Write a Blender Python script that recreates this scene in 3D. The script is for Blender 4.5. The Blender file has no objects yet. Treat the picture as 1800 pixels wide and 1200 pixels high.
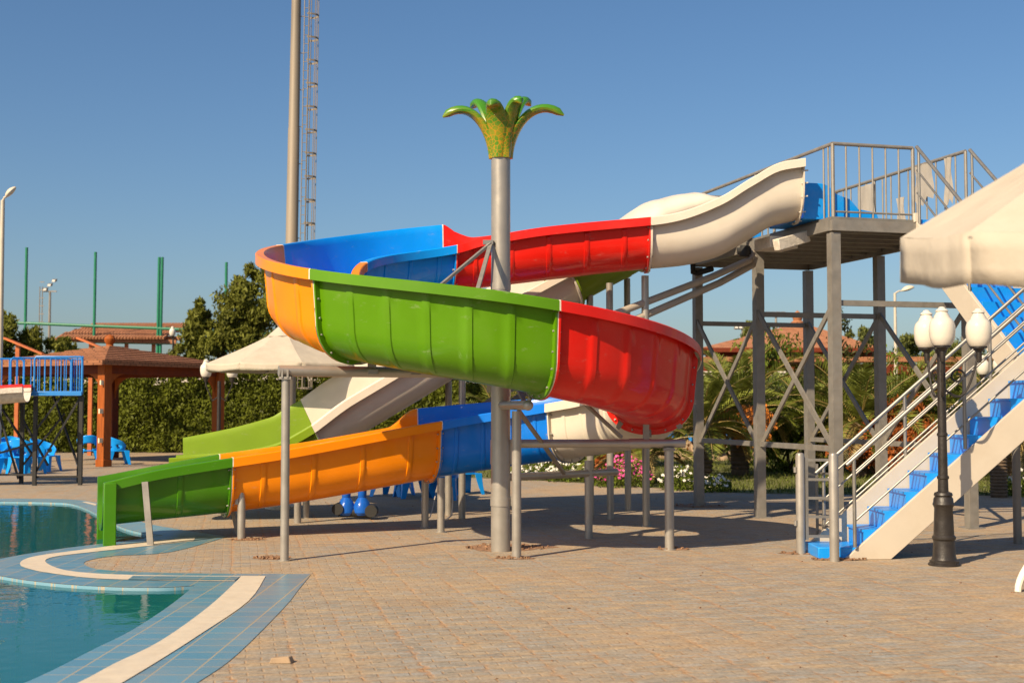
import bpy, bmesh, math, random
import numpy as np
from mathutils import Vector, Matrix, noise

S = bpy.context.scene
COL = S.collection
PI = math.pi
R = math.radians

# ------------------------------------------------------------------ camera
F = 2300.0                      # focal length in pixels of an 1800 px wide frame
CAMH = 1.68
TH = math.atan(112.0 / F)       # horizon sits at y = 712
cam = bpy.data.cameras.new('camera')
cam.sensor_width = 36.0
cam.lens = F / 1800.0 * 36.0
cam.clip_start = 0.1
cam.clip_end = 3000.0
cam.dof.use_dof = True
cam.dof.focus_distance = 15.3
cam.dof.aperture_fstop = 2.6
camo = bpy.data.objects.new('camera', cam)
camo.location = (0, 0, CAMH)
camo.rotation_euler = (PI / 2 + TH, 0, 0)
COL.objects.link(camo)
S.camera = camo

# ------------------------------------------------------------------ sky, sun, exposure
SUN_EL, SUN_AZ = R(37.0), R(39.0)          # light travels towards azimuth 39 deg right of straight ahead
ldir = Vector((math.sin(SUN_AZ) * math.cos(SUN_EL), math.cos(SUN_AZ) * math.cos(SUN_EL), -math.sin(SUN_EL)))
W = bpy.data.worlds.new('World')
S.world = W
W.use_nodes = True
wn = W.node_tree.nodes
wl = W.node_tree.links
sky = wn.new('ShaderNodeTexSky')
sky.sky_type = 'NISHITA'
sky.sun_disc = False
sky.sun_elevation = SUN_EL
sky.sun_rotation = math.atan2(-ldir.x, -ldir.y)
sky.altitude = 0
sky.air_density = 1.0
sky.dust_density = 1.5
sky.ozone_density = 4.0
wn['Background'].inputs['Strength'].default_value = 0.07
hsv = wn.new('ShaderNodeHueSaturation')
hsv.inputs['Saturation'].default_value = 1.13
wl.new(sky.outputs[0], hsv.inputs['Color'])
wl.new(hsv.outputs[0], wn['Background'].inputs['Color'])
sl = bpy.data.lights.new('sun', 'SUN')
sl.energy = 5.0
sl.angle = R(0.5)
sl.color = (1.0, 0.80, 0.545)
so = bpy.data.objects.new('sun', sl)
so.rotation_euler = ldir.to_track_quat('-Z', 'Y').to_euler()
so.location = (-20, -20, 30)
COL.objects.link(so)
S.view_settings.view_transform = 'Standard'
S.view_settings.look = 'None'
S.view_settings.exposure = 0.6
S.view_settings.gamma = 1.0


# ------------------------------------------------------------------ placing helpers
def ray(px, py):
    x = (px - 900.0) / F
    v = (600.0 - py) / F
    return Vector((x, math.cos(TH) - v * math.sin(TH), math.sin(TH) + v * math.cos(TH)))


def P(px, py, Y):
    d = ray(px, py)
    return Vector((0, 0, CAMH)) + d * (Y / d.y)


def G(px, py, z=0.0):
    d = ray(px, py)
    t = (z - CAMH) / d.z
    return Vector((0, 0, CAMH)) + d * t


# ------------------------------------------------------------------ materials
def mat(name, col, rough=0.5, metal=0.0, amt=0.12, scale=3.0, bump=0.0, bscale=20.0, coat=0.0, dirt=None, dirt_amt=0.0,
        trans=0.0, isl=0.0, stretch=(1, 1, 1), detail=6.0, spec=0.5, scuff=0.0):
    m = bpy.data.materials.new(name)
    m.use_nodes = True
    n = m.node_tree.nodes
    l = m.node_tree.links
    b = n['Principled BSDF']
    tc = n.new('ShaderNodeTexCoord')
    mp = n.new('ShaderNodeMapping')
    mp.inputs['Scale'].default_value = stretch
    l.new(tc.outputs['Object'], mp.inputs[0])
    nt = n.new('ShaderNodeTexNoise')
    nt.inputs['Scale'].default_value = scale
    nt.inputs['Detail'].default_value = detail
    l.new(mp.outputs[0], nt.inputs['Vector'])
    mr = n.new('ShaderNodeMapRange')
    mr.inputs[1].default_value = 0.25
    mr.inputs[2].default_value = 0.75
    mr.inputs[3].default_value = 1.0 - amt
    mr.inputs[4].default_value = 1.0 + amt
    l.new(nt.outputs[0], mr.inputs[0])
    fac = mr.outputs[0]
    if isl:
        ge = n.new('ShaderNodeNewGeometry')
        m2 = n.new('ShaderNodeMapRange')
        m2.inputs[3].default_value = 1 - isl
        m2.inputs[4].default_value = 1 + isl
        l.new(ge.outputs['Random Per Island'], m2.inputs[0])
        mu = n.new('ShaderNodeMath')
        mu.operation = 'MULTIPLY'
        l.new(fac, mu.inputs[0])
        l.new(m2.outputs[0], mu.inputs[1])
        fac = mu.outputs[0]
    vm = n.new('ShaderNodeVectorMath')
    vm.operation = 'SCALE'
    vm.inputs[0].default_value = col[:3]
    l.new(fac, vm.inputs['Scale'])
    out = vm.outputs[0]
    if dirt is not None:
        n2 = n.new('ShaderNodeTexNoise')
        n2.inputs['Scale'].default_value = scale * 0.6 + 0.7
        n2.inputs['Detail'].default_value = 9.0
        n2.inputs['Roughness'].default_value = 0.65
        l.new(mp.outputs[0], n2.inputs['Vector'])
        r2 = n.new('ShaderNodeMapRange')
        r2.inputs[1].default_value = 0.48
        r2.inputs[2].default_value = 0.72
        r2.inputs[3].default_value = 0.0
        r2.inputs[4].default_value = dirt_amt
        l.new(n2.outputs[0], r2.inputs[0])
        mx = n.new('ShaderNodeMix')
        mx.data_type = 'RGBA'
        l.new(r2.outputs[0], mx.inputs['Factor'])
        l.new(out, mx.inputs[6])
        mx.inputs[7].default_value = (*dirt, 1)
        out = mx.outputs[2]
    if scuff:
        mp3 = n.new('ShaderNodeMapping')
        mp3.inputs['Scale'].default_value = (1, 1, 2.6)
        mp3.inputs['Rotation'].default_value = (.5, .4, .3)
        l.new(tc.outputs['Object'], mp3.inputs[0])
        n3 = n.new('ShaderNodeTexNoise')
        n3.inputs['Scale'].default_value = 4.5
        n3.inputs['Detail'].default_value = 12.0
        n3.inputs['Roughness'].default_value = 0.72
        l.new(mp3.outputs[0], n3.inputs['Vector'])
        r3 = n.new('ShaderNodeMapRange')
        r3.inputs[1].default_value = 0.60
        r3.inputs[2].default_value = 0.70
        r3.inputs[3].default_value = 0.0
        r3.inputs[4].default_value = scuff
        l.new(n3.outputs[0], r3.inputs[0])
        mx3 = n.new('ShaderNodeMix')
        mx3.data_type = 'RGBA'
        l.new(r3.outputs[0], mx3.inputs['Factor'])
        l.new(out, mx3.inputs[6])
        mx3.inputs[7].default_value = (.42, .38, .30, 1)
        out = mx3.outputs[2]
    l.new(out, b.inputs['Base Color'])
    b.inputs['Metallic'].default_value = metal
    b.inputs['Specular IOR Level'].default_value = spec
    rr = n.new('ShaderNodeMapRange')
    rr.inputs[1].default_value = 0.3
    rr.inputs[2].default_value = 0.7
    rr.inputs[3].default_value = max(0.02, rough - 0.08)
    rr.inputs[4].default_value = min(1.0, rough + 0.08)
    l.new(nt.outputs[0], rr.inputs[0])
    l.new(rr.outputs[0], b.inputs['Roughness'])
    if coat:
        b.inputs['Coat Weight'].default_value = coat
        b.inputs['Coat Roughness'].default_value = 0.06
        b.inputs['Specular IOR Level'].default_value = 0.2
    if bump:
        nb = n.new('ShaderNodeTexNoise')
        nb.inputs['Scale'].default_value = bscale
        nb.inputs['Detail'].default_value = 4.0
        l.new(mp.outputs[0], nb.inputs['Vector'])
        bp = n.new('ShaderNodeBump')
        bp.inputs['Strength'].default_value = bump
        bp.inputs['Distance'].default_value = 0.02
        l.new(nb.outputs[0], bp.inputs['Height'])
        l.new(bp.outputs[0], b.inputs['Normal'])
    if trans:
        tr = n.new('ShaderNodeBsdfTranslucent')
        l.new(out, tr.inputs[0])
        ms = n.new('ShaderNodeMixShader')
        ms.inputs[0].default_value = trans
        l.new(b.outputs[0], ms.inputs[1])
        l.new(tr.outputs[0], ms.inputs[2])
        l.new(ms.outputs[0], n['Material Output'].inputs[0])
    return m


DUST = (0.42, 0.33, 0.22)


def gel(name, col):
    return mat(name, col, rough=0.36, amt=0.10, scale=1.6, coat=0.28, dirt=DUST, dirt_amt=0.04, bump=0.05, bscale=2.2, scuff=0.22)


M = {}
M['red'] = gel('red_gelcoat', (0.62, 0.012, 0.006))
M['green'] = gel('green_gelcoat', (0.085, 0.225, 0.002))
M['dgreen'] = gel('deep_green_gelcoat', (0.05, 0.185, 0.003))
M['orange'] = gel('orange_gelcoat', (0.80, 0.235, 0.001))
M['blue'] = gel('blue_gelcoat', (0.002, 0.28, 0.85))
M['dblue'] = gel('deep_blue_gelcoat', (0.002, 0.165, 0.68))
M['lime'] = gel('lime_gelcoat', (0.175, 0.275, 0.010))
M['white'] = mat('white_gelcoat', (0.62, 0.565, 0.475), rough=0.4, amt=0.06, scale=2.0, coat=0.1, dirt=(0.45, 0.36, 0.25), dirt_amt=0.22, bump=0.04, bscale=3)
M['stair_white_dim'] = mat('dimmed_white_stair_gelcoat', (0.50, 0.445, 0.365), rough=0.45, amt=0.06, scale=2.0, coat=0.1, dirt=(0.36, 0.28, 0.19), dirt_amt=0.25, bump=0.04, bscale=3)  # slide white made darker; vignette towards the frame's side put into the colour
M['rough_white'] = mat('rough_fibreglass', (0.58, 0.53, 0.45), rough=0.75, amt=0.2, scale=14, bump=0.5, bscale=50)
M['steel'] = mat('galvanised_steel', (0.25, 0.235, 0.21), rough=0.52, metal=0.35, amt=0.14, scale=9, dirt=(0.22, 0.16, 0.11), dirt_amt=0.25)
M['silver'] = mat('silver_painted_steel', (0.36, 0.335, 0.295), rough=0.38, metal=0.45, amt=0.08, scale=6, dirt=(0.25, 0.2, 0.15), dirt_amt=0.2)
M['dsteel'] = mat('weathered_steel', (0.20, 0.19, 0.17), rough=0.6, metal=0.3, amt=0.15, scale=7)
M['chrome'] = mat('polished_rail', (0.25, 0.24, 0.22), rough=0.4, metal=0.6, amt=0.06, scale=8)
M['bolt'] = mat('zinc_bolt', (0.62, 0.60, 0.55), rough=0.4, metal=0.2)
M['seal'] = mat('pale_joint_seal', (0.60, 0.55, 0.46), rough=0.7, amt=.2, scale=12)
M['mast'] = mat('mast_steel', (0.23, 0.195, 0.15), rough=0.6, metal=0.1, amt=0.14, scale=1.6, stretch=(1, 1, 0.3), dirt=(0.3, 0.22, 0.14), dirt_amt=0.35)
M['pvc'] = mat('grey_pipe', (0.36, 0.31, 0.25), rough=0.6, amt=0.1)
M['black'] = mat('black_iron', (0.022, 0.018, 0.015), rough=0.45, amt=0.25, scale=12, bump=0.15, bscale=40)
M['blackp'] = mat('black_painted_steel', (0.015, 0.014, 0.013), rough=0.55)
M['rubber'] = mat('black_rubber', (0.02, 0.02, 0.02), rough=0.7)
M['globe'] = mat('opal_plastic', (0.62, 0.58, 0.50), rough=0.25, amt=0.04, dirt=(0.5, 0.42, 0.3), dirt_amt=0.1, coat=0.2)
M['canvas'] = mat('cream_canvas', (0.56, 0.495, 0.40), rough=0.85, amt=0.07, scale=4, dirt=(0.42, 0.33, 0.22), dirt_amt=0.25, bump=0.55, bscale=7, trans=0.18)
M['plastic_blue'] = mat('blue_plastic', (0.006, 0.27, 0.78), rough=0.35, amt=0.06, coat=0.15)
M['stair_blue'] = mat('blue_step_gelcoat', (0.003, 0.27, 0.80), rough=0.4, amt=0.08, dirt=DUST, dirt_amt=0.12)
M['rail_blue'] = mat('blue_paint', (0.02, 0.20, 0.56), rough=0.4)
M['valve_blue'] = mat('valve_blue_paint', (0.01, 0.10, 0.48), rough=0.3, coat=0.3)
M['plastic_white'] = mat('white_plastic', (0.78, 0.72, 0.62), rough=0.4, amt=0.05, dirt=DUST, dirt_amt=0.2)
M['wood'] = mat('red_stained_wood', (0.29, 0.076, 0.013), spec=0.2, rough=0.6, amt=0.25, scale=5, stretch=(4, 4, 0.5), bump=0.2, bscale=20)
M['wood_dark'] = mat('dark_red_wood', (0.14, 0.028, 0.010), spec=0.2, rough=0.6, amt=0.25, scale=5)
M['wood_orange'] = mat('orange_stained_wood', (0.42, 0.11, 0.025), rough=0.6, amt=0.2, scale=5)
M['cream_plate'] = mat('cream_plastic_box', (0.7, 0.6, 0.42), rough=0.5)
M['green_paint'] = mat('green_paint', (0.012, 0.17, 0.085), rough=0.45, amt=0.1)
M['leaf_hedge'] = mat('hedge_leaf', (0.105, 0.125, 0.012), rough=0.55, amt=0.25, scale=1.2, isl=0.4, trans=0.3, spec=0.15)
M['leaf_tree'] = mat('olive_leaf', (0.145, 0.155, 0.024), rough=0.6, amt=0.25, scale=0.9, isl=0.4, trans=0.3, spec=0.15)
M['leaf_far'] = mat('far_leaf', (0.11, 0.125, 0.03), rough=0.6, amt=0.3, scale=0.7, isl=0.4, trans=0.2, spec=0.15)
M['leaf_shrub'] = mat('shrub_leaf', (0.10, 0.135, 0.016), rough=0.45, amt=0.3, scale=2, isl=0.5, trans=0.25, spec=0.15)
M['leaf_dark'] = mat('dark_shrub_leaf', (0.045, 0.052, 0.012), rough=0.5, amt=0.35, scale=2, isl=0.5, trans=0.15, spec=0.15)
M['leaf_copper'] = mat('copper_leaf', (0.30, 0.085, 0.02), rough=0.5, amt=0.3, scale=2, isl=0.5, trans=0.2, spec=0.15)
M['palm'] = mat('palm_frond', (0.16, 0.185, 0.030), rough=0.42, amt=0.3, scale=1.3, isl=0.4, trans=0.22)
M['palm_dry'] = mat('dry_palm_frond', (0.30, 0.22, 0.08), rough=0.6, amt=0.3, isl=0.4, trans=0.2)
M['palm_stem'] = mat('palm_stem', (0.28, 0.20, 0.06), rough=0.5)
M['bark'] = mat('bark', (0.11, 0.075, 0.045), rough=0.9, amt=0.35, scale=6, bump=0.6, bscale=15)
M['dates'] = mat('orange_dates', (0.62, 0.19, 0.015), rough=0.45, amt=0.3, isl=0.4)
M['grassblade'] = mat('grass_blade', (0.10, 0.12, 0.025), rough=0.6, amt=0.35, scale=0.8, isl=0.45, trans=0.25, spec=0.15)
M['petal_white'] = mat('white_petal', (0.78, 0.74, 0.66), rough=0.5, isl=0.1, trans=0.2)
M['petal_pink'] = mat('pink_petal', (0.68, 0.08, 0.30), rough=0.5, isl=0.3, trans=0.2)
M['rock'] = mat('tan_rock', (0.34, 0.24, 0.15), rough=0.9, amt=0.3, scale=4, bump=0.5, bscale=9)
M['rubble'] = mat('red_rubble', (0.24, 0.135, 0.075), rough=0.95, amt=0.45, scale=14, bump=0.8, bscale=24, isl=0.3)
M['sand'] = mat('sand_soil', (0.40, 0.25, 0.135), rough=0.95, amt=0.2, scale=3, bump=0.3, bscale=16)
M['pale_wall'] = mat('pale_render', (0.55, 0.50, 0.43), rough=0.9, amt=0.1, scale=0.7)
M['glass_lamp'] = mat('lamp_glass', (0.55, 0.53, 0.48), rough=0.12, amt=0.05, coat=0.5)
M['lamp_shell'] = mat('lamp_shell', (0.58, 0.50, 0.38), rough=0.45)
M['lamp_pole'] = mat('lamp_pole_paint', (0.52, 0.46, 0.37), rough=0.5, dirt=(0.3, 0.22, 0.14), dirt_amt=0.2)
M['grate'] = mat('white_grate', (0.60, 0.52, 0.40), rough=0.55, amt=0.06, scale=8, dirt=(0.42, 0.3, 0.18), dirt_amt=0.2)
M['hose'] = mat('white_cable', (0.5, 0.46, 0.4), rough=0.5)


def node_mat(name):
    m = bpy.data.materials.new(name)
    m.use_nodes = True
    n = m.node_tree.nodes
    return m, n, m.node_tree.links, n['Principled BSDF']


def mathn(n, l, op, a, b=None, clamp=False):
    x = n.new('ShaderNodeMath')
    x.operation = op
    x.use_clamp = clamp
    for i, v in enumerate((a, b)):
        if v is None:
            continue
        if isinstance(v, (int, float)):
            x.inputs[i].default_value = v
        else:
            l.new(v, x.inputs[i])
    return x.outputs[0]


def mixc(n, l, f, a, b, mode='MIX'):
    x = n.new('ShaderNodeMix')
    x.data_type = 'RGBA'
    x.blend_type = mode
    for s, v in ((x.inputs[0], f), (x.inputs[6], a), (x.inputs[7], b)):
        if isinstance(v, (int, float)):
            s.default_value = v
        elif isinstance(v, tuple):
            s.default_value = (*v, 1) if len(v) == 3 else v
        else:
            l.new(v, s)
    return x.outputs[2]


def noisen(n, l, vec, scale, detail=5.0, rough=0.55):
    x = n.new('ShaderNodeTexNoise')
    x.inputs['Scale'].default_value = scale
    x.inputs['Detail'].default_value = detail
    x.inputs['Roughness'].default_value = rough
    l.new(vec, x.inputs['Vector'])
    return x.outputs[0]


def mrange(n, l, v, a, b, c, d):
    x = n.new('ShaderNodeMapRange')
    for i, k in enumerate((a, b, c, d)):
        x.inputs[i + 1].default_value = k
    l.new(v, x.inputs[0])
    return x.outputs[0]


def mapping(n, l, rot=0.0, scale=(1, 1, 1)):
    tc = n.new('ShaderNodeTexCoord')
    mp = n.new('ShaderNodeMapping')
    mp.inputs['Rotation'].default_value = (0, 0, rot)
    mp.inputs['Scale'].default_value = scale
    l.new(tc.outputs['Object'], mp.inputs[0])
    return mp.outputs[0]


def paver_material():
    m, n, l, b = node_mat('block_paving')
    raw = mapping(n, l)
    v0 = mapping(n, l, R(-12))

    def wobble(v, scale, amount, detail=3):
        nz = n.new('ShaderNodeTexNoise')
        nz.inputs['Scale'].default_value = scale
        nz.inputs['Detail'].default_value = detail
        l.new(raw, nz.inputs['Vector'])
        sb = n.new('ShaderNodeVectorMath')
        sb.operation = 'SUBTRACT'
        sb.inputs[1].default_value = (.5, .5, .5)
        l.new(nz.outputs['Color'], sb.inputs[0])
        sc = n.new('ShaderNodeVectorMath')
        sc.operation = 'SCALE'
        sc.inputs['Scale'].default_value = amount
        l.new(sb.outputs[0], sc.inputs[0])
        ad = n.new('ShaderNodeVectorMath')
        ad.operation = 'ADD'
        l.new(v, ad.inputs[0])
        l.new(sc.outputs[0], ad.inputs[1])
        return ad.outputs[0]
    v = wobble(v0, 1.3, .05)
    vz = wobble(wobble(v0, 1.3, .07), 9.0, .17, 3)

    def brick(w, h, off, c1, c2, mortar, vec, msize=0.008, smooth=.4):
        x = n.new('ShaderNodeTexBrick')
        x.offset = off
        x.offset_frequency = 2
        x.inputs['Scale'].default_value = 1.0
        x.inputs['Brick Width'].default_value = w
        x.inputs['Row Height'].default_value = h
        x.inputs['Mortar Size'].default_value = msize
        x.inputs['Mortar Smooth'].default_value = smooth
        x.inputs['Bias'].default_value = 0.0
        x.inputs['Color1'].default_value = (*c1, 1)
        x.inputs['Color2'].default_value = (*c2, 1)
        x.inputs['Mortar'].default_value = (*mortar, 1)
        l.new(vec, x.inputs['Vector'])
        return x

    def streak(sx, sy, detail=5):
        mp = n.new('ShaderNodeMapping')
        mp.inputs['Scale'].default_value = (sx, sy, 1)
        l.new(v, mp.inputs[0])
        return noisen(n, l, mp.outputs[0], 1.0, detail, .6)
    small = brick(0.20, 0.10, 0.5, (0.235, 0.215, 0.185), (0.325, 0.25, 0.17), (0.33, 0.205, 0.11), v)
    rnd = brick(0.20, 0.10, 0.5, (0, 0, 0), (1, 1, 1), (.5, .5, .5), v)
    long_j = brick(0.40, 900.0, 0.0, (0, 0, 0), (0, 0, 0), (1, 1, 1), vz, 0.03, .8)
    cross_j = brick(900.0, 0.40, 0.0, (0, 0, 0), (0, 0, 0), (1, 1, 1), vz, 0.012, .8)
    c = small.outputs['Color']
    # worn faces: blue-grey and tan streaks along the courses
    c = mixc(n, l, mrange(n, l, streak(3.2, 9.0), .42, .60, 0, .7), c, (0.275, 0.268, 0.24))
    c = mixc(n, l, mrange(n, l, streak(2.1, 7.0), .46, .66, 0, .8), c, (0.42, 0.305, 0.18))
    c = mixc(n, l, mrange(n, l, streak(7.0, 26.0, 3), .57, .68, 0, .8), c, (0.15, 0.135, 0.10))
    c = mixc(n, l, mrange(n, l, streak(6.0, 24.0, 3), .42, .30, 0, .7), c, (0.46, 0.40, 0.31))
    sep = n.new('ShaderNodeSeparateColor')
    l.new(rnd.outputs['Color'], sep.inputs[0])
    c = mixc(n, l, mrange(n, l, sep.outputs[0], 0.72, 0.95, 0, 0.5), c, (0.265, 0.285, 0.29))
    # red sand in the wide ragged joints
    patch = mrange(n, l, noisen(n, l, raw, 2.2, 4), .40, .66, .05, 1.0)
    lj = mathn(n, l, 'MULTIPLY', mathn(n, l, 'MULTIPLY', long_j.outputs['Fac'], patch), .62)
    c = mixc(n, l, lj, c, (0.40, 0.20, 0.08))
    cj = mathn(n, l, 'MULTIPLY', mathn(n, l, 'MULTIPLY', cross_j.outputs['Fac'], patch), .6)
    c = mixc(n, l, cj, c, (0.42, 0.23, 0.10))
    # drifts of blown sand
    dr = mrange(n, l, noisen(n, l, raw, 0.30, 8, 0.6), 0.48, 0.70, 0.0, 0.85)
    dr = mathn(n, l, 'MULTIPLY', dr, mrange(n, l, noisen(n, l, raw, 6.0, 5), 0.3, 0.62, 0.35, 1.0))
    c = mixc(n, l, dr, c, (0.45, 0.305, 0.17))
    st = mrange(n, l, noisen(n, l, raw, 0.6, 9, 0.68), 0.58, 0.74, 0.0, 0.5)
    c = mixc(n, l, st, c, (0.16, 0.115, 0.08))
    fine = mrange(n, l, noisen(n, l, raw, 34, 4), 0.3, 0.7, 0.78, 1.22)
    vm = n.new('ShaderNodeVectorMath')
    vm.operation = 'SCALE'
    l.new(c, vm.inputs[0])
    l.new(fine, vm.inputs['Scale'])
    l.new(vm.outputs[0], b.inputs['Base Color'])
    b.inputs['Roughness'].default_value = 0.85
    b.inputs['Specular IOR Level'].default_value = 0.25
    h = mathn(n, l, 'SUBTRACT', noisen(n, l, raw, 9, 5), mathn(n, l, 'MULTIPLY', small.outputs['Fac'], 0.7))
    h = mathn(n, l, 'SUBTRACT', h, mathn(n, l, 'MULTIPLY', lj, 0.6))
    bp = n.new('ShaderNodeBump')
    bp.inputs['Strength'].default_value = 0.6
    bp.inputs['Distance'].default_value = 0.014
    l.new(h, bp.inputs['Height'])
    l.new(bp.outputs[0], b.inputs['Normal'])
    return m


def tile_material(name, c1, c2, grout, tile=(0.24, 0.12), rot=0.0, rough=0.3, dirt=0.35):
    m, n, l, b = node_mat(name)
    v = mapping(n, l, rot)
    raw = mapping(n, l)
    x = n.new('ShaderNodeTexBrick')
    x.offset = 0.0
    x.inputs['Scale'].default_value = 1.0
    x.inputs['Brick Width'].default_value = tile[0]
    x.inputs['Row Height'].default_value = tile[1]
    x.inputs['Mortar Size'].default_value = 0.006
    x.inputs['Color1'].default_value = (*c1, 1)
    x.inputs['Color2'].default_value = (*c2, 1)
    x.inputs['Mortar'].default_value = (*grout, 1)
    l.new(v, x.inputs['Vector'])
    c = mixc(n, l, mrange(n, l, noisen(n, l, raw, 1.6, 9, 0.65), 0.45, 0.75, 0, dirt), x.outputs['Color'], (0.36, 0.26, 0.16))
    l.new(c, b.inputs['Base Color'])
    b.inputs['Roughness'].default_value = rough
    bp = n.new('ShaderNodeBump')
    bp.inputs['Strength'].default_value = 0.3
    bp.inputs['Distance'].default_value = 0.004
    bp.invert = True
    l.new(x.outputs['Fac'], bp.inputs['Height'])
    l.new(bp.outputs[0], b.inputs['Normal'])
    return m


def water_material():
    m = bpy.data.materials.new('pool_water')
    m.use_nodes = True
    n = m.node_tree.nodes
    l = m.node_tree.links
    n.remove(n['Principled BSDF'])
    raw = mapping(n, l)
    h = mathn(n, l, 'ADD', mathn(n, l, 'MULTIPLY', noisen(n, l, raw, 2.2, 3), 1.0), mathn(n, l, 'MULTIPLY', noisen(n, l, raw, 9.0, 3), 0.25))
    bp = n.new('ShaderNodeBump')
    bp.inputs['Strength'].default_value = 0.22
    bp.inputs['Distance'].default_value = 0.03
    l.new(h, bp.inputs['Height'])
    tr = n.new('ShaderNodeBsdfTransparent')
    tr.inputs[0].default_value = (0.50, 0.86, 0.86, 1)
    gl = n.new('ShaderNodeBsdfGlossy')
    gl.inputs['Roughness'].default_value = 0.03
    l.new(bp.outputs[0], gl.inputs['Normal'])
    fr = n.new('ShaderNodeFresnel')
    fr.inputs['IOR'].default_value = 1.33
    l.new(bp.outputs[0], fr.inputs['Normal'])
    ms = n.new('ShaderNodeMixShader')
    l.new(fr.outputs[0], ms.inputs[0])
    df = n.new('ShaderNodeBsdfDiffuse')
    df.inputs[0].default_value = (0.004, 0.18, 0.215, 1)
    mb_ = n.new('ShaderNodeMixShader')
    mb_.inputs[0].default_value = 0.62
    l.new(tr.outputs[0], mb_.inputs[1])
    l.new(df.outputs[0], mb_.inputs[2])
    l.new(mb_.outputs[0], ms.inputs[1])
    l.new(gl.outputs[0], ms.inputs[2])
    l.new(ms.outputs[0], n['Material Output'].inputs[0])
    return m


def shingle_material(name, c1, c2, w=0.25, h=0.16, axis='xz'):
    m, n, l, b = node_mat(name)
    tc = n.new('ShaderNodeTexCoord')
    sp = n.new('ShaderNodeSeparateXYZ')
    l.new(tc.outputs['Object'], sp.inputs[0])
    cb = n.new('ShaderNodeCombineXYZ')
    l.new(mathn(n, l, 'ADD', sp.outputs[0], mathn(n, l, 'MULTIPLY', sp.outputs[1], 0.7)), cb.inputs[0])
    l.new(mathn(n, l, 'MULTIPLY', sp.outputs[2], 2.6), cb.inputs[1])
    x = n.new('ShaderNodeTexBrick')
    x.inputs['Scale'].default_value = 1.0
    x.inputs['Brick Width'].default_value = w
    x.inputs['Row Height'].default_value = h
    x.inputs['Mortar Size'].default_value = 0.012
    x.inputs['Color1'].default_value = (*c1, 1)
    x.inputs['Color2'].default_value = (*c2, 1)
    x.inputs['Mortar'].default_value = (c1[0] * 0.4, c1[1] * 0.4, c1[2] * 0.4, 1)
    l.new(cb.outputs[0], x.inputs['Vector'])
    l.new(x.outputs['Color'], b.inputs['Base Color'])
    b.inputs['Roughness'].default_value = 0.85
    bp = n.new('ShaderNodeBump')
    bp.inputs['Strength'].default_value = 0.6
    bp.inputs['Distance'].default_value = 0.02
    bp.invert = True
    l.new(x.outputs['Fac'], bp.inputs['Height'])
    l.new(bp.outputs[0], b.inputs['Normal'])
    return m


def palm_top_material():
    # green fibreglass with yellow-orange painted netting below
    m, n, l, b = node_mat('painted_palm_top')
    tc = n.new('ShaderNodeTexCoord')
    sp = n.new('ShaderNodeSeparateXYZ')
    l.new(tc.outputs['Object'], sp.inputs[0])
    ge = n.new('ShaderNodeNewGeometry')
    gs = n.new('ShaderNodeSeparateXYZ')
    l.new(ge.outputs['Normal'], gs.inputs[0])
    ang = mathn(n, l, 'ARCTAN2', sp.outputs[1], sp.outputs[0])
    cb = n.new('ShaderNodeCombineXYZ')
    l.new(mathn(n, l, 'MULTIPLY', ang, 0.16), cb.inputs[0])
    l.new(sp.outputs[2], cb.inputs[1])
    vo = n.new('ShaderNodeTexVoronoi')
    vo.feature = 'DISTANCE_TO_EDGE'
    vo.inputs['Scale'].default_value = 21
    l.new(cb.outputs[0], vo.inputs['Vector'])
    line = mrange(n, l, vo.outputs['Distance'], 0.02, 0.10, 1.0, 0.0)
    low = mrange(n, l, sp.outputs[2], 0.62, 0.30, 0.0, 1.0)
    under = mrange(n, l, gs.outputs[2], -0.1, -0.7, 0.0, 0.8)
    nz = noisen(n, l, tc.outputs['Object'], 7, 5)
    f = mathn(n, l, 'MULTIPLY', line, low)
    f2 = mathn(n, l, 'MULTIPLY', under, mrange(n, l, nz, 0.40, 0.62, 0.0, 0.85))
    base = mixc(n, l, mathn(n, l, 'MULTIPLY', low, mrange(n, l, nz, 0.4, 0.6, 0.1, 0.6)), (0.05, 0.20, 0.008), (0.24, 0.26, 0.010))
    c = mixc(n, l, mathn(n, l, 'MAXIMUM', f, f2), base, (0.46, 0.22, 0.012))
    l.new(c, b.inputs['Base Color'])
    b.inputs['Roughness'].default_value = 0.35
    b.inputs['Coat Weight'].default_value = 0.3
    return m


M['paver'] = paver_material()
M['tile_blue'] = tile_material('blue_pool_tile', (0.085, 0.225, 0.33), (0.115, 0.26, 0.36), (0.40, 0.33, 0.2), tile=(0.25, 0.25))
M['tile_blue2'] = tile_material('light_blue_pool_tile', (0.13, 0.30, 0.40), (0.17, 0.33, 0.42), (0.36, 0.33, 0.25), dirt=0.2)
M['tile_pool'] = tile_material('pool_floor_tile', (0.02, 0.36, 0.47), (0.03, 0.40, 0.50), (0.16, 0.45, 0.5), tile=(0.3, 0.3), dirt=0.0)
M['water'] = water_material()
M['shingle'] = shingle_material('brown_shingle', (0.24, 0.095, 0.04), (0.31, 0.13, 0.06))
M['rooftile'] = shingle_material('terracotta_tile', (0.32, 0.13, 0.055), (0.38, 0.165, 0.08), 0.45, 0.3)
M['palmtop'] = palm_top_material()


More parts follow.
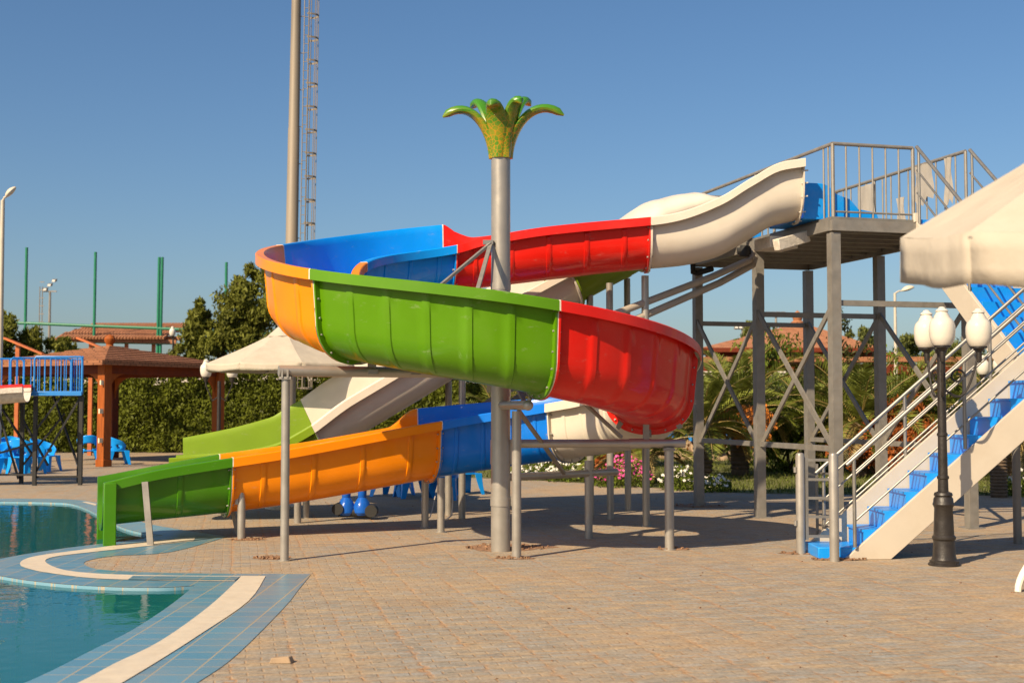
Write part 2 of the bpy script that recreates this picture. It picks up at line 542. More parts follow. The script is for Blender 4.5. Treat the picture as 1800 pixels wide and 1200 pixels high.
# ------------------------------------------------------------------ mesh builder
class MB:
    def __init__(self):
        self.v = []
        self.f = []
        self.m = []

    def add(self, vs, fs, m=0):
        o = len(self.v)
        self.v += [Vector(p) for p in vs]
        self.f += [[i + o for i in q] for q in fs]
        self.m += [m] * len(fs)
        return self

    def box(self, c, s, rz=0.0, m=0, mtx=None):
        x, y, z = s[0] / 2, s[1] / 2, s[2] / 2
        pts = [Vector((a * x, b * y, d * z)) for a in (-1, 1) for b in (-1, 1) for d in (-1, 1)]
        T = mtx if mtx is not None else Matrix.Rotation(rz, 3, 'Z')
        pts = [T @ p + Vector(c) for p in pts]
        return self.add(pts, [(0, 1, 3, 2), (4, 6, 7, 5), (0, 4, 5, 1), (2, 3, 7, 6), (0, 2, 6, 4), (1, 5, 7, 3)], m)

    def bar(self, a, b, w, h, m=0, up=(0, 0, 1)):
        a, b = Vector(a), Vector(b)
        d = b - a
        L = d.length
        d.normalize()
        up = Vector(up)
        if abs(d.dot(up)) > 0.99:
            up = Vector((0, 1, 0)) if abs(d.y) < 0.9 else Vector((1, 0, 0))
        s = d.cross(up).normalized()
        u = s.cross(d).normalized()
        T = Matrix((s, d, u)).transposed()
        return self.box((a + b) / 2, (w, L, h), mtx=T, m=m)

    def tube(self, pts, r, seg=10, m=0, caps=True):
        pts = [Vector(p) for p in pts]
        n = len(pts)
        rs = r if isinstance(r, (list, tuple)) else [r] * n
        d0 = (pts[1] - pts[0]).normalized()
        u = d0.orthogonal().normalized()
        vs, fs = [], []
        prev = d0
        for i, p in enumerate(pts):
            if i == 0:
                d = d0
            elif i == n - 1:
                d = (pts[-1] - pts[-2]).normalized()
            else:
                d = ((pts[i + 1] - p).normalized() + (p - pts[i - 1]).normalized())
                d = d.normalized() if d.length > 1e-6 else prev
            u = (prev.rotation_difference(d) @ u)
            u = (u - d * u.dot(d)).normalized()
            w = d.cross(u)
            prev = d
            for k in range(seg):
                a = 2 * PI * k / seg
                vs.append(p + (u * math.cos(a) + w * math.sin(a)) * rs[i])
        for i in range(n - 1):
            for k in range(seg):
                k2 = (k + 1) % seg
                fs.append((i * seg + k, i * seg + k2, (i + 1) * seg + k2, (i + 1) * seg + k))
        if caps:
            fs.append(tuple(range(seg - 1, -1, -1)))
            fs.append(tuple(range((n - 1) * seg, n * seg)))
        return self.add(vs, fs, m)

    def lathe(self, prof, c=(0, 0, 0), seg=20, m=0, wob=0.0):
        c = Vector(c)
        vs, fs = [], []
        n = len(prof)
        for (r, z) in prof:
            for k in range(seg):
                a = 2 * PI * k / seg
                vs.append(c + Vector((r * math.cos(a), r * math.sin(a), z)))
        for i in range(n - 1):
            for k in range(seg):
                k2 = (k + 1) % seg
                fs.append((i * seg + k, i * seg + k2, (i + 1) * seg + k2, (i + 1) * seg + k))
        if prof[0][0] > 1e-4:
            fs.append(tuple(range(seg - 1, -1, -1)))
        if prof[-1][0] > 1e-4:
            fs.append(tuple(range((n - 1) * seg, n * seg)))
        return self.add(vs, fs, m)

    def prism(self, poly, ext, m=0):
        # poly: 3D points of a face, ext: extrusion vector
        n = len(poly)
        ext = Vector(ext)
        a = [Vector(p) for p in poly]
        vs = a + [p + ext for p in a]
        fs = [tuple(range(n - 1, -1, -1)), tuple(range(n, 2 * n))]
        fs += [(i, (i + 1) % n, n + (i + 1) % n, n + i) for i in range(n)]
        return self.add(vs, fs, m)

    def build(self, name, mats, parent=None, sharp=32.0, bev=0.0, weld=False):
        if not isinstance(mats, (list, tuple)):
            mats = [mats]
        org = parent.get('_org') if parent is not None else None
        org = Vector(org) if org is not None else Vector((0, 0, 0))
        me = bpy.data.meshes.new(name)
        me.from_pydata([tuple(p - org) for p in self.v], [], self.f)
        for q in mats:
            me.materials.append(q)
        me.polygons.foreach_set('material_index', self.m)
        me.polygons.foreach_set('use_smooth', [True] * len(self.f))
        bm = bmesh.new()
        bm.from_mesh(me)
        if weld:
            bmesh.ops.remove_doubles(bm, verts=bm.verts, dist=1e-4)
        bmesh.ops.recalc_face_normals(bm, faces=bm.faces)
        bm.to_mesh(me)
        bm.free()
        me.set_sharp_from_angle(angle=R(sharp))
        me.update()
        o = bpy.data.objects.new(name, me)
        COL.objects.link(o)
        if parent is not None:
            o.parent = parent
            ORG[o.name] = org
        if bev:
            bv = o.modifiers.new('bevel', 'BEVEL')
            bv.width = bev
            bv.segments = 2
            bv.limit_method = 'ANGLE'
        o['_org'] = tuple(org)
        return o


ORG = {}


def tag(o, label=None, cat=None, group=None, kind=None):
    if label:
        o['label'] = label
    if cat:
        o['category'] = cat
    if group:
        o['group'] = group
    if kind:
        o['kind'] = kind
    return o


def thing(name, label, cat, loc=(0, 0, 0), group=None):
    o = bpy.data.objects.new(name, None)
    o.empty_display_size = 0.3
    o.location = loc
    COL.objects.link(o)
    o['_org'] = tuple(loc)
    return tag(o, label, cat, group)


def copy_tree(o, parent=None):
    c = o.copy()
    COL.objects.link(c)
    if parent is not None:
        c.parent = parent
    for ch in [x for x in KIDS.get(o.name, o.children)]:
        copy_tree(ch, c)
    return c


KIDS = {}


def leaf_obj(name, cen, size, material, parent, rng, aspect=0.45, ups=0.0, out=None, bend=True):
    """many small diamond leaves, one mesh"""
    cen = np.asarray(cen, dtype=float)
    n = len(cen)
    size = np.asarray(size, dtype=float) * np.ones(n)
    u = rng.normal(size=(n, 3))
    u[:, 2] += ups
    u /= np.linalg.norm(u, axis=1)[:, None]
    w = rng.normal(size=(n, 3))
    if out is not None:
        # leaf normals lean outwards
        nn = out + rng.normal(size=(n, 3)) * 0.75
        w = np.cross(nn, u)
    else:
        w = np.cross(w, u)
    w /= np.linalg.norm(w, axis=1)[:, None] + 1e-9
    L = size[:, None] * 0.5
    V = np.empty((n, 4, 3))
    V[:, 0] = cen - u * L
    V[:, 1] = cen + w * L * aspect
    V[:, 2] = cen + u * L
    V[:, 3] = cen - w * L * aspect
    return raw_quads(name, V.reshape(-1, 3), n, material, parent)


def raw_quads(name, V, n, material, parent, k=4):
    org = Vector(parent['_org']) if parent is not None else Vector((0, 0, 0))
    V = V - np.array(org)
    me = bpy.data.meshes.new(name)
    me.vertices.add(n * k)
    me.vertices.foreach_set('co', V.astype(np.float32).ravel())
    me.loops.add(n * k)
    me.loops.foreach_set('vertex_index', np.arange(n * k, dtype=np.int32))
    me.polygons.add(n)
    me.polygons.foreach_set('loop_start', np.arange(0, n * k, k, dtype=np.int32))
    try:
        me.polygons.foreach_set('loop_total', np.full(n, k, dtype=np.int32))
    except Exception:
        pass
    me.materials.append(material)
    me.update(calc_edges=True)
    me.validate()
    o = bpy.data.objects.new(name, me)
    COL.objects.link(o)
    if parent is not None:
        o.parent = parent
    o['_org'] = tuple(org)
    return o


def pchip(xs, ys):
    xs = np.array(xs, float)
    ys = np.array(ys, float)
    h = np.diff(xs)
    d = np.diff(ys) / h
    m = np.zeros_like(xs)
    m[0], m[-1] = d[0], d[-1]
    for i in range(1, len(xs) - 1):
        if d[i - 1] * d[i] > 0:
            w1, w2 = 2 * h[i] + h[i - 1], h[i] + 2 * h[i - 1]
            m[i] = (w1 + w2) / (w1 / d[i - 1] + w2 / d[i])

    def f(x):
        x = min(max(x, xs[0]), xs[-1])
        i = int(min(np.searchsorted(xs, x, side='right') - 1, len(xs) - 2))
        t = (x - xs[i]) / h[i]
        return float((2 * t ** 3 - 3 * t ** 2 + 1) * ys[i] + (t ** 3 - 2 * t ** 2 + t) * h[i] * m[i] + (-2 * t ** 3 + 3 * t ** 2) * ys[i + 1] + (t ** 3 - t ** 2) * h[i] * m[i + 1])
    return f


# ================================================================== SETTING
def sheet(name, poly, z, material, parent=None, holes=()):
    """flat sheet from ground points, with holes"""
    from mathutils.geometry import delaunay_2d_cdt
    vs, es = [], []
    for pl in (poly, *holes):
        o = len(vs)
        vs += [Vector((p[0], p[1])) for p in pl]
        es += [(o + i, o + (i + 1) % len(pl)) for i in range(len(pl))]
    v2, e2, f2, *_ = delaunay_2d_cdt(vs, es, [], 0, 1e-5)

    def inside(c, pl):
        r = False
        for i in range(len(pl)):
            a, b = pl[i], pl[i - 1]
            if (a[1] > c.y) != (b[1] > c.y) and c.x < (b[0] - a[0]) * (c.y - a[1]) / (b[1] - a[1]) + a[0]:
                r = not r
        return r
    fs = []
    for f in f2:
        c = sum((v2[i] for i in f), Vector((0, 0))) / len(f)
        if inside(c, poly) and not any(inside(c, h) for h in holes):
            a, b, d = (v2[i] for i in f[:3])
            fs.append(tuple(f) if (b - a).cross(d - a) > 0 else tuple(reversed(f)))
    me = bpy.data.meshes.new(name)
    me.from_pydata([(p.x, p.y, z) for p in v2], [], fs)
    me.materials.append(material)
    me.update()
    o = bpy.data.objects.new(name, me)
    COL.objects.link(o)
    if parent is not None:
        o.parent = parent
    o['_org'] = (0, 0, 0)
    return o


def smooth_line(px, k=4):
    """Catmull-Rom through ground points given as photo pixels"""
    g = [G(*p).xy for p in px]
    out = []
    for i in range(len(g) - 1):
        p0 = g[max(i - 1, 0)]
        p1, p2 = g[i], g[i + 1]
        p3 = g[min(i + 2, len(g) - 1)]
        for j in range(k):
            t = j / k
            out.append(0.5 * ((2 * p1) + (p2 - p0) * t + (2 * p0 - 5 * p1 + 4 * p2 - p3) * t * t + (3 * p1 - p0 - 3 * p2 + p3) * t ** 3))
    out.append(g[-1])
    return out


# the pool: water edge, then coping
edge_far = smooth_line([(-900, 874), (-300, 879), (0, 881), (90, 882.5), (125, 885), (150, 893), (170, 903)])
edge_cove = smooth_line([(170, 903), (190, 914), (216, 927), (250, 936), (287, 941)])
edge_spit1 = smooth_line([(287, 941), (250, 947), (167, 957), (117, 963), (50, 973), (0, 982), (-45, 990)])
edge_tip = smooth_line([(-45, 990), (-70, 997), (-45, 1004), (0, 1012), (67, 1022), (167, 1030), (277, 1032.5), (342, 1029)])
edge_low = smooth_line([(342, 1029), (300, 1063), (233, 1107), (167, 1140), (67, 1190), (-60, 1240), (-300, 1310), (-900, 1420)])


def join(*ls):
    out = []
    for l_ in ls:
        for p in l_:
            if not out or (Vector(p) - Vector(out[-1])).length > 1e-4:
                out.append(Vector(p))
    return out


water_poly = join(edge_far, edge_cove, edge_spit1, edge_tip, edge_low)
WZ = -0.03
ground = sheet('ground', [(-400, 2), (400, 2), (900, 900), (-900, 900)], 0.0, M['paver'], holes=[water_poly])
tag(ground, kind='structure')
water = sheet('pool_water', water_poly, WZ, M['water'])
tag(water, kind='structure')
mb = MB()
n_ = len(water_poly)
mb.add([(p.x, p.y, 0.0) for p in water_poly] + [(p.x, p.y, -1.25) for p in water_poly], [(i, (i + 1) % n_, n_ + (i + 1) % n_, n_ + i) for i in range(n_)])
tag(mb.build('pool_wall', M['tile_blue2']), kind='structure')
tag(sheet('pool_floor', water_poly, -1.25, M['tile_pool']), kind='structure')

out_spit = smooth_line([(400, 943), (300, 970), (200, 977), (155, 985), (150, 993), (187, 1002), (333, 1007.5), (547, 1009)])
out_low = smooth_line([(547, 1009), (525, 1036), (500, 1067), (417, 1150), (350, 1198), (250, 1262), (60, 1350), (-300, 1480)])
mid_a = join(out_spit, out_low)
mid_b = join(edge_spit1, edge_tip, edge_low)
tag(sheet('pool_coping', mid_b + list(reversed(mid_a)), 0.004, M['tile_blue']), kind='structure')
tip_in = smooth_line([(340, 951), (240, 962), (150, 972), (95, 979), (80, 988), (112, 1002), (180, 1009), (290, 1012), (423, 1013)])
tip_out = smooth_line([(345, 943.5), (257, 952), (133, 968), (67, 977), (40, 985), (36, 994), (50, 1000), (83, 1007), (167, 1017), (290, 1020.5), (412, 1022)])
tag(sheet('pool_grating', tip_out + list(reversed(tip_in)), 0.008, M['grate']), kind='structure')
wa = smooth_line([(417, 1021), (367, 1067), (283, 1127), (200, 1168), (140, 1200), (0, 1262), (-300, 1370)])
wb = smooth_line([(467, 1013), (437, 1057), (350, 1117), (283, 1160), (217, 1200), (90, 1275), (-200, 1400)])
tag(sheet('pool_border', [G(424, 1013).xy] + wb + list(reversed(wa)), 0.009, M['grate']), kind='structure')
# slots of the overflow grating along the near edge of the spit
mb = MB()
for i in range(40):
    t = i / 39
    px_, py_ = 236 + (420 - 236) * t, 1016.5 + 1.2 * t
    a_, b_ = G(px_, py_ - 3.2), G(px_ - 9, py_ + 3.2)
    d_ = (b_ - a_).normalized() * 0.0
    s_ = Vector((0.012, 0, 0))
    z_ = Vector((0, 0, 0.0115))
    mb.add([a_ - s_ + z_, a_ + s_ + z_, b_ + s_ + z_, b_ - s_ + z_], [(0, 1, 2, 3)])
mb.build('pool_grating_slot', M['tile_blue'])
tag(bpy.data.objects['pool_grating_slot'], kind='structure')
far_out = smooth_line([(-900, 868), (-300, 874), (0, 876), (100, 877), (150, 880), (185, 889), (240, 914), (300, 928), (400, 943)])
far_in = join(edge_far, edge_cove, [G(287, 941).xy])
tag(sheet('pool_far_coping', far_out + list(reversed(far_in)), 0.0045, M['tile_blue2']), kind='structure')
mb = MB()
corner = [G(143, 882.5), G(168, 889), G(170, 886), G(152, 882)]
tag(sheet('pool_corner_tile', [p.xy for p in corner], 0.009, M['grate']), kind='structure')

# lawn
lawn_px = [(640, 836), (780, 838), (900, 842), (1000, 847), (1150, 857), (1300, 866), (1480, 869), (1640, 869), (1800, 872), (2300, 880)]
lawn_front = smooth_line(lawn_px)
lawn_poly = lawn_front + [Vector((60, 30)), Vector((70, 75)), Vector((-4, 75)), Vector((-2, 45))]
M['lawn'] = mat('lawn_soil', (0.105, 0.115, 0.028), rough=0.95, amt=0.35, scale=0.9, dirt=(0.25, 0.19, 0.09), dirt_amt=0.7, bump=0.4, bscale=14)
tag(sheet('lawn', lawn_poly, 0.006, M['lawn']), kind='structure')
rng = np.random.default_rng(5)
# grass blades over the part of the lawn in view
n = 26000
gx = rng.uniform(-1.5, 13, n)
gy = 24 + 20 * rng.uniform(0, 1, n) ** 1.5
fx = np.array([p.x for p in lawn_front])
fy = np.array([p.y for p in lawn_front])
keep = gy > np.interp(gx, fx, fy) + 0.05
gx, gy = gx[keep], gy[keep]
n = len(gx)
hh = rng.uniform(0.04, 0.13, n)
lean = rng.normal(0, 0.04, (n, 2))
an = rng.uniform(0, PI, n)
bw = 0.012
V = np.zeros((n, 3, 3))
V[:, 0, 0] = gx - np.cos(an) * bw
V[:, 0, 1] = gy - np.sin(an) * bw
V[:, 1, 0] = gx + np.cos(an) * bw
V[:, 1, 1] = gy + np.sin(an) * bw
V[:, 2, 0] = gx + lean[:, 0]
V[:, 2, 1] = gy + lean[:, 1]
V[:, 2, 2] = hh
V[:, :2, 2] = 0.005
tag(raw_quads('grass', V.reshape(-1, 3), n, M['grassblade'], None, 3), 'short patchy green grass on the lawn behind the slide tower', 'grass', kind='stuff')


# sandy soil broken up round the foot of a post
def soil_patch(px, py, rx, ry, label, seed, n=110):
    rr = random.Random(seed)
    c = G(px, py)
    m_ = MB()
    k = 22
    ring = []
    for i in range(k):
        a = 2 * PI * i / k
        q = 1 + rr.uniform(-0.22, 0.22)
        ring.append(Vector((c.x + rx * q * math.cos(a), c.y + ry * q * math.sin(a), 0.003)))
    cen_ = Vector((c.x, c.y, 0.02))
    m_.add(ring + [cen_], [(i, (i + 1) % k, k) for i in range(k)])
    for i in range(n):
        a, q = rr.uniform(0, 2 * PI), rr.uniform(0.2, 1.0)
        s_ = rr.uniform(0.006, 0.024)
        m_.box((c.x + rx * q * math.cos(a), c.y + ry * q * math.sin(a), 0.01 + s_ * 0.3), (s_ * 1.4, s_, s_ * 0.8), rr.uniform(0, 3), 0)
    o = m_.build('soil_patch', M['rubble'])
    tag(o, label, 'soil', 'broken soil round the post footings', kind='stuff')


soil_patch(478, 981, 0.20, 0.10, 'small patch of broken red soil left of the beam post foot', 1)
soil_patch(893, 962, 0.50, 0.36, 'broken red soil round the foot of the thick pole', 2, 130)
soil_patch(908, 981, 0.22, 0.09, 'thin ring of red soil at the slender post before the pole', 3, 40)
soil_patch(432, 948, 0.26, 0.10, 'red soil by the stub post under the green orange joint', 4, 50)
soil_patch(1182, 965, 0.2, 0.1, 'red soil at the short post under the red bend', 5, 30)
soil_patch(1410, 972, 0.25, 0.12, 'red soil at the left gate post', 6, 40)
soil_patch(1475, 983, 0.3, 0.10, 'red soil below the first stair step', 7, 50)
soil_patch(1228, 889, 0.5, 0.4, 'dark soil ring round the rear tower column', 8, 40)

# loose stone on the paving
rr = random.Random(3)
c = G(495, 1164)
mb = MB()
pts = []
for (x, y, z) in [(-.075, -.04, 0), (.07, -.045, 0), (.08, .04, 0), (-.07, .045, 0), (-.065, -.03, .035), (.05, -.035, .045), (.066, .03, .04), (-.06, .035, .03)]:
    pts.append(c + Vector((x, y, z + 0.001)))
mb.add(pts, [(3, 2, 1, 0), (4, 5, 6, 7), (0, 1, 5, 4), (1, 2, 6, 5), (2, 3, 7, 6), (3, 0, 4, 7)])
tag(mb.build('broken_paver', M['rock'], bev=0.006), 'loose pale chunk of paving stone lying in the foreground', 'stone')

# ================================================================== SPIRAL WATER SLIDE
CX, CY, RC = -0.40, 15.90, 2.05
X0 = 3.93
L1 = X0 - CX


def s_x(x):
    return X0 - x


def s_a(a):
    return L1 + R(a + 180) * RC


S_EXIT = s_a(201)


def plan(s):
    """plan position and heading of the centre line"""
    if s <= L1:
        return Vector((X0 - s, CY + RC, 0)), Vector((-1, 0, 0))
    if s <= S_EXIT:
        a = R(-180) + (s - L1) / RC
        return Vector((CX + RC * math.sin(a), CY - RC * math.cos(a), 0)), Vector((math.cos(a), math.sin(a), 0))
    a = R(201)
    d = Vector((math.cos(a), math.sin(a), 0))
    return Vector((CX + RC * math.sin(a), CY - RC * math.cos(a), 0)) + d * (s - S_EXIT), d


S_END = S_EXIT + 4.25
zf = pchip([s_x(3.93), s_x(3.6), s_x(3.2), s_x(2.8), s_x(2.3), s_x(1.86), s_x(.5), s_x(-.4), s_a(-167), s_a(-104), s_a(-41), s_a(19), s_a(82), s_a(108), s_a(145), s_a(201), S_EXIT + 2.35, S_END],
           [4.24, 4.16, 3.93, 3.72, 3.61, 3.57, 3.42, 3.31, 3.25, 2.76, 2.20, 1.81, 1.40, 1.17, .98, .70, .36, .21])
ho = pchip([0, s_x(3.2), s_x(1.86), s_x(.5), s_a(-177), s_a(-171), s_a(-167), s_a(-104), s_a(-41), s_a(19), s_a(82), s_a(145), s_a(200), S_EXIT + 0.02, S_EXIT + .42, S_EXIT + 2.35, S_END],
           [.74, .78, .66, .77, .76, .86, .98, .95, .93, .95, .92, .87, .93, .93, .73, .72, .56])
hi = pchip([0, s_x(3.2), s_x(1.86), s_x(.5), s_a(-180), s_a(-167), s_a(-104), s_a(-41), s_a(19), s_a(82), s_a(145), s_a(200), S_EXIT + 2.35, S_EXIT + 3.5, S_END],
           [.74, .78, .62, .64, .60, .56, .70, .60, .55, .62, .72, .77, .72, .65, .54])


def channel_profile(Hi, Ho, w, fl=0.11, lip=0.115):
    ha = min(0.42, Hi - 0.06, Ho - 0.06)
    Wi = w + 0.10 * (Hi - ha)
    Wo = w + 0.10 * (Ho - ha)
    pts, ribm, flm = [], [], []

    def put(s, h, r, f):
        pts.append((s, h))
        ribm.append(r)
        flm.append(f)
    put(-(Wi + fl), Hi - lip, 0, 0)
    put(-(Wi + fl), Hi - 0.012, 0, 0)
    put(-(Wi + fl) + 0.012, Hi, 0, 0)
    put(-Wi - 0.012, Hi, 0, 0)
    put(-Wi, Hi - 0.014, 0, 0)
    for k in range(4):
        t = k / 4
        h = (Hi - 0.10) * (1 - t) + ha * t
        put(-(w + 0.10 * (h - ha)), h, 0 if k == 0 else 1, 1)
    K = 18
    for k in range(K + 1):
        ph = -PI / 2 + PI * k / K
        e = 2 / 2.3
        s = w * math.copysign(abs(math.sin(ph)) ** e, ph)
        h = ha * (1 - abs(math.cos(ph)) ** e)
        side = abs(math.sin(ph))
        put(s, h, min(1, max(0, (side - 0.15) / 0.45)), 1)
    for k in range(4):
        t = (k + 1) / 4
        h = ha * (1 - t) + (Ho - 0.10) * t
        put(w + 0.10 * (h - ha), h, 0 if k == 3 else 1, 1)
    put(Wo, Ho - 0.014, 0, 0)
    put(Wo + 0.012, Ho, 0, 0)
    put(Wo + fl - 0.012, Ho, 0, 0)
    put(Wo + fl, Ho - 0.012, 0, 0)
    put(Wo + fl, Ho - lip, 0, 0)
    return pts, ribm, flm


def channel(name, smp, mats, parent, w=0.47, th=0.014, bolts=(), wav=0.005):
    """smp: list of (pos, lateral, up, Hi, Ho, rib_offset, flange_offset, tangent)"""
    m_ = MB()
    rings = []
    for (pos, lat, up, Hi, Ho, rib, flo, tan) in smp:
        pts, rm, fm = channel_profile(Hi, Ho, w)
        k = len(pts)
        ring_i, ring_o = [], []
        for j, (s, h) in enumerate(pts):
            a = pts[max(j - 1, 0)]
            b = pts[min(j + 1, k - 1)]
            t = Vector((b[0] - a[0], b[1] - a[1]))
            t = t.normalized() if t.length > 1e-7 else Vector((1, 0))
            nn = Vector((t.y, -t.x))
            q = pos + lat * s + up * h
            wv = (noise.noise(q * 1.3) + 0.5 * noise.noise(q * 3.1)) * wav * (1 if fm[j] else 0.35)
            off = th + rib * rm[j] + flo * fm[j]
            ring_i.append(pos + lat * (s + nn.x * wv) + up * (h + nn.y * wv))
            ring_o.append(pos + lat * (s + nn.x * (off + wv)) + up * (h + nn.y * (off + wv)))
        rings.append(ring_i + list(reversed(ring_o)))
    N = len(rings[0])
    vs = [p for r_ in rings for p in r_]
    fs = []
    for i in range(len(rings) - 1):
        for j in range(N):
            j2 = (j + 1) % N
            fs.append((i * N + j, i * N + j2, (i + 1) * N + j2, (i + 1) * N + j))
    k = N // 2
    for base in (0, (len(rings) - 1) * N):
        for j in range(k - 1):
            fs.append((base + j, base + j + 1, base + N - 2 - j, base + N - 1 - j))
    m_.add(vs, fs, 0)
    for (pos, lat, up, Hi, Ho, tan) in bolts:
        pts, rm, fm = channel_profile(Hi, Ho, w)
        last = None
        acc = 0
        for j in range(5, len(pts) - 5):
            q = Vector(pts[j])
            if last is not None:
                acc += (q - last).length
            last = q
            if acc > 0.165 or j == 6:
                acc = 0
                a, b = pts[j - 1], pts[j + 1]
                t = Vector((b[0] - a[0], b[1] - a[1])).normalized()
                nn = Vector((t.y, -t.x))
                c_ = pos + lat * (q.x + nn.x * 0.04) + up * (q.y + nn.y * 0.045)
                m_.tube([c_ - tan * 0.045, c_ + tan * 0.045], 0.011, 6, 1)
    return m_.build(name, mats, parent, sharp=38)


def spiral_sample(s, rib=0.0, flo=0.0):
    p, d = plan(s)
    dz = (zf(min(s + .05, S_END)) - zf(max(s - .05, 0))) / 0.1
    tan = Vector((d.x, d.y, dz)).normalized()
    return (Vector((p.x, p.y, zf(s))), Vector((d.y, -d.x, 0)), Vector((0, 0, 1)), hi(s), ho(s), rib, flo, tan)


def spiral_section(s0, s1, material, label, ribs=(), f0=True, f1=True, endflange=0.0):
    e = []
    s = s0
    while s < s1 - 0.03:
        e.append((s, 0, 0))
        s += 0.07
    e.append((s1, 0, 0))
    cut = []
    for r in ribs:
        for ds, o in ((-.044, 0), (-.030, .012), (.0, .014), (.028, .013), (.036, 0)):
            cut.append((r + ds, o, 0))
        e = [q for q in e if not (r - .06 < q[0] < r + .055)]
    FL = 0.06
    if f0:
        e = [q for q in e if q[0] > s0 + .05]
        cut += [(s0 + .006, 0, FL), (s0 + .024, 0, FL), (s0 + .028, 0, 0), (s0 + .045, 0, 0)]
    if f1:
        e = [q for q in e if q[0] < s1 - .05]
        cut += [(s1 - .045, 0, 0), (s1 - .028, 0, 0), (s1 - .024, 0, FL), (s1 - .006, 0, FL)]
    if endflange:
        e = [q for q in e if q[0] < s1 - .2]
        cut += [(s1 - .19, 0, 0), (s1 - .14, 0, 0), (s1 - .135, 0, endflange), (s1, 0, endflange)]
    e = sorted(e + cut)
    smp = [spiral_sample(*q) for q in e]
    bl = []
    for s, on in ((s0, f0), (s1, f1)):
        if on:
            q = spiral_sample(s)
            bl.append((q[0], q[1], q[2], q[3], q[4], q[7]))
    o = channel('slide_section', smp, [material, M['bolt']], slide, bolts=bl)
    tag(o, label)
    return o


pole_c = G(880, 968)
slide = thing('spiral_water_slide', 'multicoloured fibreglass spiral water slide winding round a silver pole with green palm top', 'water slide', (pole_c.x, pole_c.y, 0))


def ribs(s0, s1, n, pad=0.3):
    return [s0 + pad + (s1 - s0 - 2 * pad) * i / (n - 1) for i in range(n)]


J = [0.0, s_x(1.86), s_a(-167), s_a(-104), s_a(-41), s_a(19.5), s_a(82), s_a(145), s_a(201), S_EXIT + 2.72, S_END]
spiral_section(J[0], J[1], M['white'], 'white curved entry section', ())
spiral_section(J[1], J[2], M['red'], 'straight red section below the white entry', ribs(J[1], J[2], 5, .35))
spiral_section(J[2], J[3], M['blue'], 'upper blue section', ribs(J[2], J[3], 4))
spiral_section(J[3], J[4], M['orange'], 'upper orange bend at the left', ribs(J[3], J[4], 4))
spiral_section(J[4], J[5], M['green'], 'green section facing the viewer', ribs(J[4], J[5], 5, .38))
spiral_section(J[5], J[6], M['red'], 'glossy red bend at the right', ribs(J[5], J[6], 5, .36))
spiral_section(J[6], J[7], M['white'], 'white bend under the red one', ribs(J[6], J[7], 5))
spiral_section(J[7], J[8], M['dblue'], 'lower dark blue section', ribs(J[7], J[8], 4))
spiral_section(J[8], J[9], M['orange'], 'lower orange section', ribs(J[8], J[9], 4, .4))
for sj in J[1:10]:
    smp_ = [spiral_sample(sj + d_, 0, .052) for d_ in (-.0065, .0065)]
    smp_ = [(q_[0], q_[1], q_[2], q_[3] + .004, q_[4] + .004, 0, q_[6], q_[7]) for q_ in smp_]
    channel('joint_seal', smp_, [M['seal'], M['bolt']], slide, th=.018)
gs = spiral_section(J[9], J[10], M['dgreen'], 'dark green end section at the pool', [J[9] + 0.62, ], f1=False, endflange=0.06)
# flared end collar that dips into the water
q = spiral_sample(S_END)
pts, rm, fm = channel_profile(q[3], q[4], .47)
tan = plan(S_END)[1]
Wn = 0.47 + 0.06
for sgn, H in ((-1, q[3]), (1, q[4])):
    top = H + 0.003
    mb = MB()
    a = q[0] + q[1] * sgn * (Wn + .028)
    mb.prism([a + Vector((0, 0, top)), a + Vector((0, 0, -0.42)), a + tan * -0.15 + Vector((0, 0, -0.42)), a + tan * -0.15 + Vector((0, 0, top - .005))], q[1] * sgn * 0.075)
    mb.build('end_collar', M['dgreen'], slide, bev=0.012)

# pole
mb = MB()
zt = P(880, 276, pole_c.y).z
pr = 0.112
mb.lathe([(pr, -0.05), (pr, zt)], (pole_c.x, pole_c.y, 0), 32)
for z0, z1 in ((0.52, 0.62), (1.0, 1.28)):
    mb.lathe([(pr + .008, z0), (pr + .008, z1)], (pole_c.x, pole_c.y, 0), 32)
    mb.box((pole_c.x + pr + .02, pole_c.y - .03, (z0 + z1) / 2), (.05, .02, z1 - z0))
    for dz in (0.03, z1 - z0 - .03):
        mb.tube([(pole_c.x + pr + .02, pole_c.y - .06, z0 + dz), (pole_c.x + pr + .02, pole_c.y, z0 + dz)], .012, 6)
mb.lathe([(pr + .006, 1.78), (pr + .006, 1.95)], (pole_c.x, pole_c.y, 0), 32)
mb.lathe([(pr + .006, 3.02), (pr + .006, 3.1)], (pole_c.x, pole_c.y, 0), 32)
mb.box((pole_c.x - pr - .02, pole_c.y, 1.9), (.06, .03, .14))
mb.build('pole', M['silver'], slide)

# palm top: flared calyx and six drooping leaves
ptm = thing('palm_top', None, None, (0, 0, 0))
COL.objects.unlink(ptm)
bpy.data.objects.remove(ptm)
mb = MB()
bz = zt - 0.02
Hc = 0.56
prof = [(0.122, 0), (0.124, .1), (0.128, .2), (0.122, .28), (0.09, .33), (0.05, .35), (0, .36)]
mb.lathe(prof, (0, 0, 0), 28)


